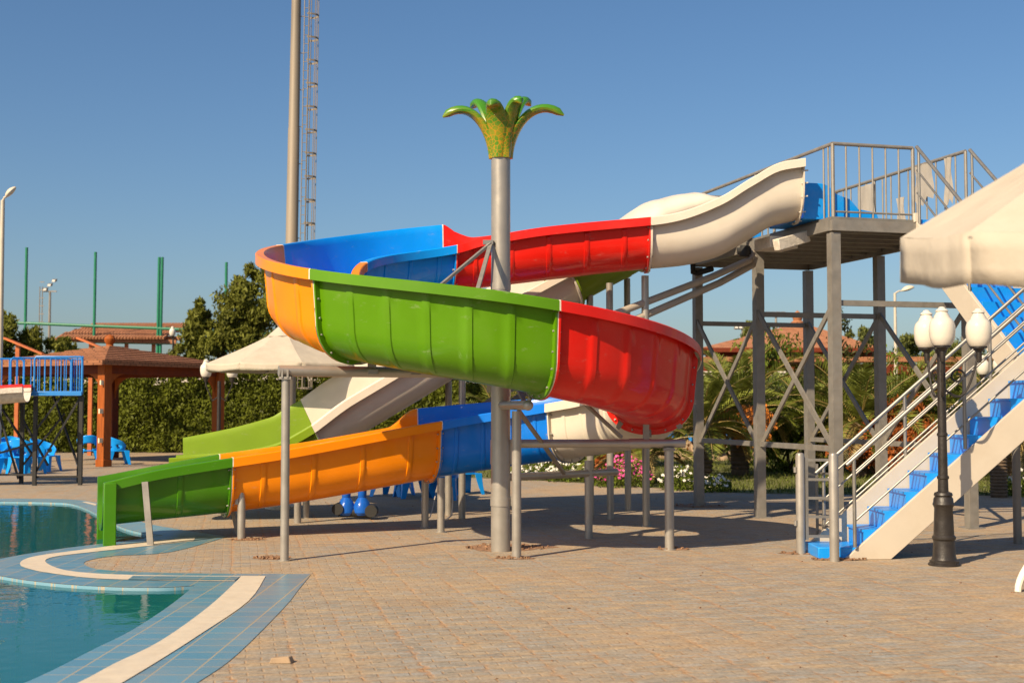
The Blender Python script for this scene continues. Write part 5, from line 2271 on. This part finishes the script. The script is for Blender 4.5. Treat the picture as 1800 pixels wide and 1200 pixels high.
SH = [(1385, 735, 33, 1.1, .9, 5200, 'leaf_shrub', 'bright green leafy shrub between the two front tower columns'),
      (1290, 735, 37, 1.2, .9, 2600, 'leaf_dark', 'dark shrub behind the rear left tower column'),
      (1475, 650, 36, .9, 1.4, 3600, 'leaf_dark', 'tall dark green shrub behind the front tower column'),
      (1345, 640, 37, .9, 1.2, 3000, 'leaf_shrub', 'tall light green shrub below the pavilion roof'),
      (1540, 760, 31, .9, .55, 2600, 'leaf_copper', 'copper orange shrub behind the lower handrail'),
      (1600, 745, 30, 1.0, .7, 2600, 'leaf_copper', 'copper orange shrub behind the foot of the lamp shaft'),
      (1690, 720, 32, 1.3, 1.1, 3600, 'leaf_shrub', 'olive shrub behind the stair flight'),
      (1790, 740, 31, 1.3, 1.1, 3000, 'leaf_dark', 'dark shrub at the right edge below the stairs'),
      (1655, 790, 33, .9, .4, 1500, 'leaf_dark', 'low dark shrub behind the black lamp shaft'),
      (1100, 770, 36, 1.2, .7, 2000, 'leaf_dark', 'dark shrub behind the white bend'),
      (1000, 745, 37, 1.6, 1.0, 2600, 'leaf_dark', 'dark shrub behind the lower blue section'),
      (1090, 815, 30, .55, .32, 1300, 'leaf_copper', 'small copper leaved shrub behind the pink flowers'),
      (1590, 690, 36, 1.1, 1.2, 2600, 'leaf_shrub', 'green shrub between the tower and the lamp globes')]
for i, (px_, py_, Y_, rx_, rz_, n_l, mt_, lb) in enumerate(SH):
    shrub(lb, px_, py_, Y_, rx_, rz_, n_l, M[mt_], 60 + i, .15)


# ------------------------------------------------------------------ palms
def palm(label, px, py, Y, nfr, L, seed, trunk=True, dates=False, dry=3, spread=1.0, group='date palms on the lawn'):
    rg = np.random.default_rng(seed)
    c_ = P(px, py, Y)
    c_.z = max(c_.z, .35)
    r_ = thing('date_palm', label, 'palm', (c_.x, Y, 0), group)
    quads, dryq, stems = [], [], MB()
    for f in range(nfr):
        az = 2 * PI * (f * .381966) + rg.normal(0, .2)
        t_ = f / nfr
        el = R(80) - R(88) * t_ ** .9 + rg.normal(0, .10)
        ln = L * rg.uniform(.8, 1.1) * (.75 + .35 * math.sin(PI * min(1, t_ + .2)))
        d = Vector((math.cos(az), math.sin(az), 0))
        p = Vector(c_) + d * .06
        K = 16
        path = [p.copy()]
        e_ = el
        for k in range(K):
            e_ -= R(58 + 25 * t_) / K * (0.35 + 1.3 * k / K) * spread
            p = p + (d * math.cos(e_) + Vector((0, 0, math.sin(e_)))) * (ln / K)
            path.append(p.copy())
        stems.tube(path, [.022 * (1 - .8 * k / K) for k in range(K + 1)], 5, caps=False)
        side = Vector((-d.y, d.x, 0))
        tgt = dryq if f >= nfr - dry else quads
        nlf = 34
        twist = rg.normal(0, .25)
        for k in range(nlf):
            tt = .12 + .88 * k / nlf
            q_ = tt * K
            i_ = min(int(q_), K - 1)
            b_ = path[i_].lerp(path[i_ + 1], q_ - i_)
            tn = (path[i_ + 1] - path[i_]).normalized()
            up = side.cross(tn).normalized()
            if up.z < 0:
                up = -up
            ll = .46 * L / 2.2 * (math.sin(PI * min(1, (tt * .80 + .16))) ** .7)
            for sgn in (-1, 1):
                dr = (side * sgn * 1.0 + tn * (.55 + .35 * tt) + up * (.35 + twist * sgn + rg.normal(0, .08))).normalized()
                en = b_ + dr * ll + Vector((0, 0, -.10 * ll))
                mid = b_ + dr * ll * .45
                wv = tn * .026
                tgt += [b_ - wv * .5, mid - wv, en, mid + wv]
    V = np.array([list(v) for v in quads])
    raw_quads('crown', V, len(quads) // 4, M['palm'], r_)
    if dryq:
        V = np.array([list(v) for v in dryq])
        tag(raw_quads('crown', V, len(dryq) // 4, M['palm_dry'], r_), 'dry yellow lower fronds')
    stems.build('stems', M['palm_stem'], r_, sharp=60)
    m2 = MB()
    prof_ = [(.20, -.05), (.22, .1)]
    zz_ = .1
    while zz_ < c_.z - .02:
        prof_ += [(.20, zz_ + .05), (.24, zz_ + .09)]
        zz_ += .1
    prof_ += [(.14, c_.z + .1), (0, c_.z + .2)]
    m2.lathe(prof_, (c_.x, Y, 0), 14)
    m2.build('trunk', M['bark'], r_)
    if dates:
        dq = []
        for b in range(dates):
            az = rg.uniform(-2.6, -.6)
            d = Vector((math.cos(az), math.sin(az), 0))
            o_ = Vector(c_) + d * .65 + Vector((0, 0, .12))
            for s_ in range(70):
                e_ = o_ + d * rg.uniform(.1, .5) + Vector((rg.normal(0, .16), rg.normal(0, .14), -rg.uniform(.2, .95)))
                m_ = o_.lerp(e_, .5) + Vector((0, 0, .12))
                for (a_, b_) in ((o_, m_), (m_, e_)):
                    w_ = Vector((.007, .004, 0))
                    dq += [a_ - w_, a_ + w_, b_ + w_, b_ - w_]
                for k in range(9):
                    q_ = m_.lerp(e_, k / 8) + Vector((rg.normal(0, .02), rg.normal(0, .02), rg.normal(0, .02)))
                    h_ = .03
                    dq += [q_ + Vector((-h_, 0, 0)), q_ + Vector((0, -.01, -h_ * 1.4)), q_ + Vector((h_, 0, 0)), q_ + Vector((0, .0, h_ * 1.4))]
        V = np.array([list(v) for v in dq])
        raw_quads('date_clusters', V, len(dq) // 4, M['dates'], r_)
    return r_


palm('date palm with hanging orange date clusters behind the left tower columns', 1300, 725, 31.5, 30, 2.2, 71, dates=5)
palm('date palm right behind the red bend, its fronds brushing the rear column', 1235, 750, 30, 30, 2.1, 72)
palm('low leaning date palm beside the pink flowers', 1128, 800, 28.6, 24, 1.7, 73, dry=4)
palm('date palm centred between the two front tower columns', 1425, 750, 33, 28, 2.0, 74, dry=5)
palm('date palm with upright fronds behind the right tower column', 1512, 750, 31, 30, 2.3, 75)
palm('date palm behind the handrails left of the lamp globes', 1590, 750, 31.5, 28, 2.2, 76, dates=3)
palm('date palm behind the lamp shaft and stairs', 1700, 745, 33, 28, 2.1, 77)
palm('date palm peeking out under the green red joint', 985, 730, 34, 26, 2.4, 78)
palm('date palm behind the white lower bend', 1075, 735, 36, 26, 2.4, 79)
palm('date palm far right below the second lamp globes', 1775, 750, 30, 24, 2.2, 80)
palm('date palm behind the dark blue section by the hedge end', 880, 742, 38, 22, 2.2, 81)
# dark trunk right of the lamp
tk = G(1756, 874)
tr_ = thing('palm_trunk', 'dark bare palm trunk standing right of the lamp shaft', 'palm trunk', tuple(tk))
mb = MB()
pf = [(.17, -.05)]
for i in range(26):
    pf += [(.145 - .001 * i, .06 * i + .02), (.165 - .001 * i, .06 * i + .05)]
mb.lathe(pf + [(0, 1.62)], tuple(tk), 14)
mb.build('trunk', M['bark'], tr_)
mb = MB()
for a in range(9):
    an_ = a * .7
    mb.tube([tk + Vector((.1 * math.cos(an_), .1 * math.sin(an_), 1.45)), tk + Vector((.28 * math.cos(an_), .28 * math.sin(an_), 1.75)), tk + Vector((.5 * math.cos(an_), .5 * math.sin(an_), 1.85))], [.03, .022, .012], 6)
mb.build('frond_stumps', M['bark'], tr_)


# ------------------------------------------------------------------ flowers
def flowers(label, px, py, rx, h, nl, nf, petal, seed, ry=.35):
    rg = np.random.default_rng(seed)
    c_ = G(px, py)
    r_ = thing('flower_bush', label, 'flowers', tuple(c_), 'flower bushes at the lawn edge')
    a = rg.uniform(0, 2 * PI, nl)
    q_ = np.sqrt(rg.uniform(0, 1, nl))
    z = rg.uniform(0.02, 1, nl) * h * (1 - .6 * q_ ** 2)
    cen = np.stack([c_.x + rx * q_ * np.cos(a), c_.y + ry * q_ * np.sin(a), z], 1)
    leaf_obj('foliage', cen, rg.uniform(.05, .10, nl), M['leaf_shrub'], r_, rg, .5, .6)
    a = rg.uniform(0, 2 * PI, nf)
    q_ = np.sqrt(rg.uniform(0, 1, nf))
    z = h * (1 - .62 * q_ ** 2) * rg.uniform(.55, 1.12, nf)
    V = []
    for i in range(nf):
        p = Vector((c_.x + rx * q_[i] * math.cos(a[i]), c_.y + ry * q_[i] * math.sin(a[i]) - .03, z[i]))
        nrm = Vector((rg.normal(0, .4), -.8, .6 + rg.normal(0, .3))).normalized()
        t1 = nrm.orthogonal().normalized()
        t2 = nrm.cross(t1)
        for k in range(5):
            an_ = 2 * PI * k / 5
            d = t1 * math.cos(an_) + t2 * math.sin(an_)
            e_ = t1 * -math.sin(an_) + t2 * math.cos(an_)
            s_ = .036
            V += [p, p + d * s_ * .6 - e_ * s_ * .42, p + d * s_ * 1.05, p + d * s_ * .6 + e_ * s_ * .42]
    raw_quads('blossoms', np.array([list(v) for v in V]), len(V) // 4, petal, r_)


FL = [(940, 843, .62, .42, 700, 60, 'petal_white', 'white flowering bush left of the low rear beam, nearest the pole'),
      (998, 846, .50, .46, 650, 55, 'petal_white', 'white flowering bush under the white blue joint'),
      (965, 836, .55, .5, 500, 40, 'petal_white', 'white flowering bush behind the other two by the beam'),
      (1098, 856, .62, .66, 900, 95, 'petal_pink', 'tall pink flowering bush at the edge of the lawn'),
      (1062, 853, .38, .35, 420, 35, 'petal_pink', 'small pink flowering bush left of the tall pink one'),
      (1195, 861, .42, .52, 650, 52, 'petal_white', 'white flowering bush left of the rear tower column'),
      (1255, 864, .36, .36, 420, 32, 'petal_white', 'small white flowering bush right of the rear tower column'),
      (1795, 872, .45, .5, 500, 30, 'petal_white', 'white flowering bush at the right picture edge')]
for i, (px_, py_, rx_, h_, nl_, nf_, pt_, lb) in enumerate(FL):
    flowers(lb, px_, py_, rx_, h_, nl_, nf_, M[pt_], 90 + i)

# low rock wall
rw = thing('rock_wall', 'low wall of rough tan rocks at the back of the lawn', 'wall', tuple(G(1290, 806)))
rr = random.Random(8)
mb = MB()
for i in range(75):
    px_ = rr.uniform(1165, 1345)
    c_ = G(px_, 809 - abs(px_ - 1260) * .02)
    bm2 = bmesh.new()
    s_ = rr.uniform(.16, .34)
    bmesh.ops.create_icosphere(bm2, subdivisions=2, radius=s_, matrix=Matrix.Translation((c_.x, c_.y + rr.uniform(-.1, .3), rr.uniform(.0, .42))))
    for v_ in bm2.verts:
        v_.co += Vector((noise.noise(v_.co * 3), noise.noise(v_.co * 3 + Vector((5, 0, 0))), noise.noise(v_.co * 3 + Vector((0, 7, 0))))) * .1
    mb.add([v_.co.copy() for v_ in bm2.verts], [[v_.index for v_ in f.verts] for f in bm2.faces])
    bm2.free()
mb.build('stones', M['rock'], rw, sharp=50)

# ================================================================== PAVILION, FAR BUILDINGS
Yp = 60
pv_c = P(1412, 700, Yp)
pav = thing('pavilion', 'low pavilion with terracotta hip roof and dark red posts beyond the palms', 'pavilion', (pv_c.x, Yp, 0))


def hip(m2, xa, xb, ya, yb, z0, xt0, xt1, z1):
    ym = (ya + yb) / 2
    A = [Vector((xa, ya, z0)), Vector((xb, ya, z0)), Vector((xb, yb, z0)), Vector((xa, yb, z0))]
    T = [Vector((xt0, ym, z1)), Vector((xt1, ym, z1))]
    m2.add(A + T, [(0, 1, 5, 4), (1, 2, 5), (2, 3, 4, 5), (3, 0, 4), (3, 2, 1, 0)])


zeave = P(1400, 611, Yp).z
ztop = P(1400, 570, Yp + 3).z
xl, xr = P(1232, 611, Yp).x, P(1548, 611, Yp).x
mb = MB()
hip(mb, xl, xr, Yp, Yp + 9, zeave, P(1385, 570, Yp + 4.5).x, P(1425, 570, Yp + 4.5).x, P(1400, 572, Yp + 4.5).z)
mb.build('roof', M['rooftile'], pav)
mb = MB()
x2 = P(1600, 628, Yp - 2).x
hip(mb, xl + .4, x2, Yp - .4, Yp + 10, P(1400, 630, Yp).z, xl + 3, x2 - 2, P(1400, 622, Yp).z + .3)
mb.bar((xl - .5, Yp - .5, P(1400, 632, Yp).z), (P(1780, 630, Yp).x, Yp - .5, P(1400, 632, Yp).z), .1, .22)
mb.build('lower_roof', M['rooftile'], pav)
mb = MB()
mb.bar((xl, Yp - .02, zeave - .1), (xr, Yp - .02, zeave - .1), .12, .2)
mb.bar((xl + .3, Yp + .6, zeave - .42), (xr + .8, Yp + .6, zeave - .42), .1, .46)
mb.build('fascia', M['wood_dark'], pav)
mb = MB()
mb.box(((xl + P(1780, 630, Yp).x) / 2, Yp + 3.5, P(1400, 632, Yp).z / 2 - .1), (P(1780, 630, Yp).x - xl, .3, P(1400, 632, Yp).z))
mb.build('back_wall', M['wood_dark'], pav)
for i in range(8):
    x_ = xl + (P(1780, 630, Yp).x - xl) * i / 7
    mb = MB()
    mb.box((x_, Yp - .3, P(1400, 633, Yp).z / 2 - .15), (.22, .22, P(1400, 633, Yp).z - .3))
    mb.build('post', M['wood_dark'], pav)
fp = P(1402, 572, Yp + 4.5)
mb = MB()
mb.lathe([(.5, 0), (.3, .12), (.34, .25), (.2, .35), (.26, .5), (.15, .62), (.16, .72), (.05, .82), (0, .86)], (fp.x, fp.y, fp.z - .1), 14)
mb.build('finial', M['rooftile'], pav)

Yq = 64
xa, xb = P(92, 590, Yq).x, P(310, 590, Yq).x
pg_ = thing('pergola', 'distant pergola with open terracotta slatted roof above the gazebo', 'pergola', ((xa + xb) / 2, Yq, 0))
z0, z1 = P(200, 597, Yq).z, P(200, 577, Yq).z
for r_i in range(4):
    mb = MB()
    f_ = r_i / 3
    y_ = Yq + 1.4 * r_i
    zz_ = z0 + (z1 - z0) * f_ + .15 * f_
    mb.bar((xa + .6 * f_, y_, zz_), (xb - .4 * f_ - 1.2 * (f_ > .6), y_, zz_ - .1), .16, .2)
    n_t = 34
    for i in range(n_t):
        x_ = xa + .4 + (xb - xa - .8) * i / n_t
        mb.bar((x_, y_ - .4, zz_ + .06), (x_, y_ + .9, zz_ + .40), .10, .10)
    mb.build('roof_slats', M['rooftile'], pg_)
for f_ in (.02, .30, .58, .8, .97):
    x_ = xa + (xb - xa) * f_
    mb = MB()
    mb.box((x_, Yq + .4, z0 / 2 - .05), (.16, .16, z0))
    mb.build('post', M['wood_orange'], pg_)

wl_c = P(300, 700, 57)
wl_ = thing('boundary_wall', 'pale rendered boundary wall behind the hedge', 'wall', (wl_c.x, 58, 0))
mb = MB()
mb.box((-9, 58, 1.55), (42, .3, 3.1))
mb.build('wall_face', M['pale_wall'], wl_)
mb = MB()
mb.box((-9, 58, 3.14), (42.2, .42, .08))
mb.build('coping', M['pale_wall'], wl_)

# sports court poles, far left
Yc = 64
cf = thing('court_fence', 'tall green posts of a sports court fence with a top rail, far left', 'fence', (P(160, 700, Yc).x, Yc, 0))
for (pt_, pb_) in (((47, 435), (44, 600)), ((168, 443), (164, 660)), ((280, 452), (276, 660)), ((285.5, 452), (281, 660)), ((398, 461), (396, 660))):
    a, b = P(*pt_, Yc), P(*pb_, Yc)
    d = (b - a)
    b2 = a + d * (a.z / (a.z - b.z))
    mb = MB()
    mb.tube([a, b2], .07, 10)
    mb.build('post', M['green_paint'], cf)
mb = MB()
mb.tube([P(-200, 562, Yc), P(47, 568, Yc), P(168, 573, Yc), P(280, 577, Yc), P(398, 583, Yc), P(520, 588, Yc)], .075, 8)
mb.tube([P(168, 602, Yc), P(280, 604, Yc), P(398, 606, Yc)], .035, 8)
mb.build('top_rail', M['green_paint'], cf)

# tall mast with caged ladder
Ym = 40
ms = thing('floodlight_mast', 'tall tapering grey mast with a caged ladder rising out of frame', 'mast', (P(511, 420, Ym).x, Ym, 0))
mt_, mbm = P(521, 0, Ym), P(513, 420, Ym)
dm = (mt_ - mbm)
foot = mbm - dm * (mbm.z / dm.z)
head = mt_ + dm * .22


def mast_at(z):
    return foot + dm * (z / dm.z)


mb = MB()
zsteps = [0, 3, 6.6, 6.62, 10.2, 10.22, 13.8, head.z]
rads = [.22, .205, .196, .188, .178, .168, .150, .135]
mb.tube([mast_at(z) for z in zsteps], rads, 22)
mb.build('mast_pole', M['mast'], ms)
lad = MB()
cg = MB()
zlo, zhi = 2.2, head.z - .2


def lad_at(z, dx, dy=0.0):
    p = mast_at(z)
    return p + Vector((.24 + dx, dy, 0))


for dx in (.02, .17):
    lad.tube([lad_at(zlo, dx), lad_at(zhi, dx)], .017, 6)
z = zlo
while z < zhi:
    lad.tube([lad_at(z, .02), lad_at(z, .17)], .010, 5)
    z += .28
z = zlo
while z < zhi:
    lad.tube([lad_at(z, -.1), lad_at(z, .05)], .014, 5)
    z += 1.15
lad.build('ladder', M['mast'], ms)
z = zlo
while z < zhi:
    pts_ = [lad_at(z, .10 + .25 * math.sin(a) * 1.25 + .05, -.26 * math.cos(a)) for a in np.linspace(0, PI, 9)]
    for i in range(8):
        cg.bar(pts_[i], pts_[i + 1], .012, .055)
    z += .72
for a in np.linspace(.15, PI - .15, 5):
    cg.tube([lad_at(zlo, .15 + .31 * math.sin(a), -.26 * math.cos(a)), lad_at(zhi, .15 + .31 * math.sin(a), -.26 * math.cos(a))], .014, 5)
cg.build('ladder_cage', M['mast'], ms)


# street lamps
def street_lamp(label, px, Y, ptop, head_px, hl, arm_up=.0):
    t_ = P(px, ptop, Y)
    r_ = thing('street_lamp', label, 'street lamp', (t_.x, Y, 0), None)
    m2 = MB()
    m2.tube([(t_.x - .02, Y, 0), (t_.x, Y, t_.z * .5), (t_.x, Y, t_.z)], [.085, .07, .05], 12)
    m2.build('pole', M['lamp_pole'], r_)
    h_ = P(head_px[0], head_px[1], Y)
    m2 = MB()
    m2.tube([(t_.x, Y, t_.z - .02), Vector((t_.x, Y, t_.z)).lerp(h_, .5) + Vector((0, 0, .03)), h_], .03, 8)
    m2.build('arm', M['lamp_pole'], r_)
    d = (h_ - t_)
    d.y = 0
    d.normalize()
    up = Vector((-d.z, 0, d.x))
    if up.z < 0:
        up = -up
    vs, fs = [], []
    n1, n2 = 12, 14
    for nm, sgn, mt2 in (('lamp_head', 1, 'lamp_shell'), ('lamp_glass', -1, 'glass_lamp')):
        m2 = MB()
        vs, fs = [], []
        for i in range(n1 + 1):
            t = i / n1
            wv = hl * .28 * math.sin(PI * (t * .94 + .03)) ** .6
            hv = hl * (.26 if sgn > 0 else .13) * math.sin(PI * (t * .9 + .05)) ** .7
            for k in range(n2 + 1):
                a = PI * k / n2
                vs.append(h_ + d * (hl * (t - .05)) + Vector((0, 1, 0)) * (wv * math.cos(a)) + up * (sgn * hv * math.sin(a)))
        for i in range(n1):
            for k in range(n2):
                q_ = i * (n2 + 1) + k
                fs.append((q_, q_ + 1, q_ + n2 + 2, q_ + n2 + 1))
        m2.add(vs, fs)
        m2.build(nm, M[mt2], r_, sharp=70)
    return r_


street_lamp('cream street lamp with a single hooded head at the left edge', 5, 33, 352, (11, 346), .36)
street_lamp('far pale street lamp seen right of the tower columns', 1573, 52, 515, (1586, 511), .52)


def floodlights(label, px, py, Y, n, w, pole_py, angled=False):
    c_ = P(px, py, Y)
    r_ = thing('floodlight_mast', label, 'floodlight', (c_.x, Y, 0))
    m2 = MB()
    m2.tube([(c_.x, Y, 0), (c_.x, Y, c_.z)], [.13, .08], 8)
    m2.build('pole', M['steel'], r_)
    m2 = MB()
    m2.bar((c_.x - w / 2, Y, c_.z), (c_.x + w / 2, Y, c_.z), .12, .08)
    m2.build('crossbar', M['steel'], r_)
    for i in range(n):
        x = c_.x - w / 2 + w * (i + .5) / n
        m2 = MB()
        s_ = w / n * .8
        z_ = c_.z + s_ * .5 + (angled * .9 * (i / n))
        m2.prism([Vector((x - s_ / 2, Y - .25, z_ - s_ * .45)), Vector((x + s_ / 2, Y - .25, z_ - s_ * .45)), Vector((x + s_ / 2, Y - .15, z_ + s_ * .35)), Vector((x - s_ / 2, Y - .15, z_ + s_ * .35))], (0, .35, .08))
        f_ = m2.build('lamp_housing', M['dsteel'], r_)
        m2 = MB()
        m2.add([Vector((x - s_ * .4, Y - .262, z_ - s_ * .36)), Vector((x + s_ * .4, Y - .262, z_ - s_ * .36)), Vector((x + s_ * .4, Y - .165, z_ + s_ * .28)), Vector((x - s_ * .4, Y - .165, z_ + s_ * .28))], [(0, 1, 2, 3)])
        m2.build('lamp_glass', M['glass_lamp'], r_)
    return r_


floodlights('distant floodlight mast with four lamps seen between the tower columns', 1364, 555, 95, 4, 1.45, 0)
floodlights('distant floodlight row just above the pavilion roof at left', 1305, 578, 100, 4, 1.3, 0)
fl_ = floodlights('distant angled floodlight mast with caged ladder at far left', 88, 512, 90, 3, .9, 0, True)
m2 = MB()
cfl = P(77, 512, 90)
for dx in (-.2, -.02):
    m2.tube([(cfl.x + dx, 89.8, 2.5), (cfl.x + dx, 89.8, cfl.z + .3)], .035, 5)
for i in range(14):
    m2.bar((cfl.x - .2, 89.8, 3 + i * .55), (cfl.x + .1, 89.8, 3 + i * .55), .05, .05)
m2.build('ladder', M['steel'], fl_)

# ================================================================== VALVES AND SMALL THINGS
vr = thing('pump_valves', 'two blue pump valves with black fittings under the orange slide section', 'valve', tuple(G(622, 912)))
g0 = G(622, 912)
for (px_, top_) in ((610, 0), (638, 0)):
    x_ = (px_ - 900) / F * g0.y
    c_ = Vector((x_, g0.y, 0))
    mb = MB()
    mb.lathe([(.10, .06), (.135, .10), (.14, .18), (.10, .26), (.06, .32), (.065, .33), (.065, .42), (.0, .42)], tuple(c_), 18)
    mb.build('valve_body', M['valve_blue'], vr)
    mb = MB()
    mb.lathe([(.07, .42), (.07, .52), (.055, .53), (.055, .60), (.065, .61), (.065, .66), (0, .66)], tuple(c_), 14)
    mb.build('coupling', M['rubber'], vr)
    mb = MB()
    mb.lathe([(.05, .64), (.05, 1.1)], tuple(c_), 14)
    mb.build('riser_pipe', M['pvc'], vr)
mb = MB()
a0_ = Vector(((597 - 900) / F * g0.y, g0.y - .02, .12))
b0_ = Vector(((655 - 900) / F * g0.y, g0.y - .02, .09))
mb.tube([a0_, b0_], .075, 12)
mb.build('manifold_pipe', M['rubber'], vr)
for c_, r_ in ((a0_, .085), (b0_, .09)):
    mb = MB()
    mb.tube([c_ + Vector((0, .10, .04)), c_ + Vector((0, -.14, .04))], r_, 18)
    mb.build('flange', M['rubber'], vr)

cb = thing('cable', 'thin pale cable looping from the slide posts to the paving', 'cable', tuple(G(800, 912)))
mb = MB()
mb.tube([P(794, 855, 18.4), P(796, 880, 18.3), P(794, 905, 18.2), P(786, 912, 18.1), P(778, 913, 18.1)], .010, 6)
mb.tube([P(765, 872, 19.3), P(760, 895, 18.9), P(756, 908, 18.5), P(748, 913, 18.2)], .008, 6)
mb.build('cable_run', M['hose'], cb)

# dry twigs and crumbs scattered on the paving
rr = random.Random(17)
mb = MB()
for i in range(170):
    y_ = rr.uniform(7.5, 24)
    x_ = rr.uniform(-.16, .40) * y_
    if x_ < -1.6 and y_ < 15.5:
        continue
    s_ = rr.uniform(.004, .011)
    mb.box((x_, y_, s_ * .4), (s_ * rr.uniform(1, 3), s_, s_ * .8), rr.uniform(0, 3))
tag(mb.build('gravel_crumbs', M['rubble']), 'tiny crumbs of stone and twig scattered over the paving', 'debris', kind='stuff')

# tidy helper properties
for o in list(bpy.data.objects):
    if '_org' in o:
        del o['_org']
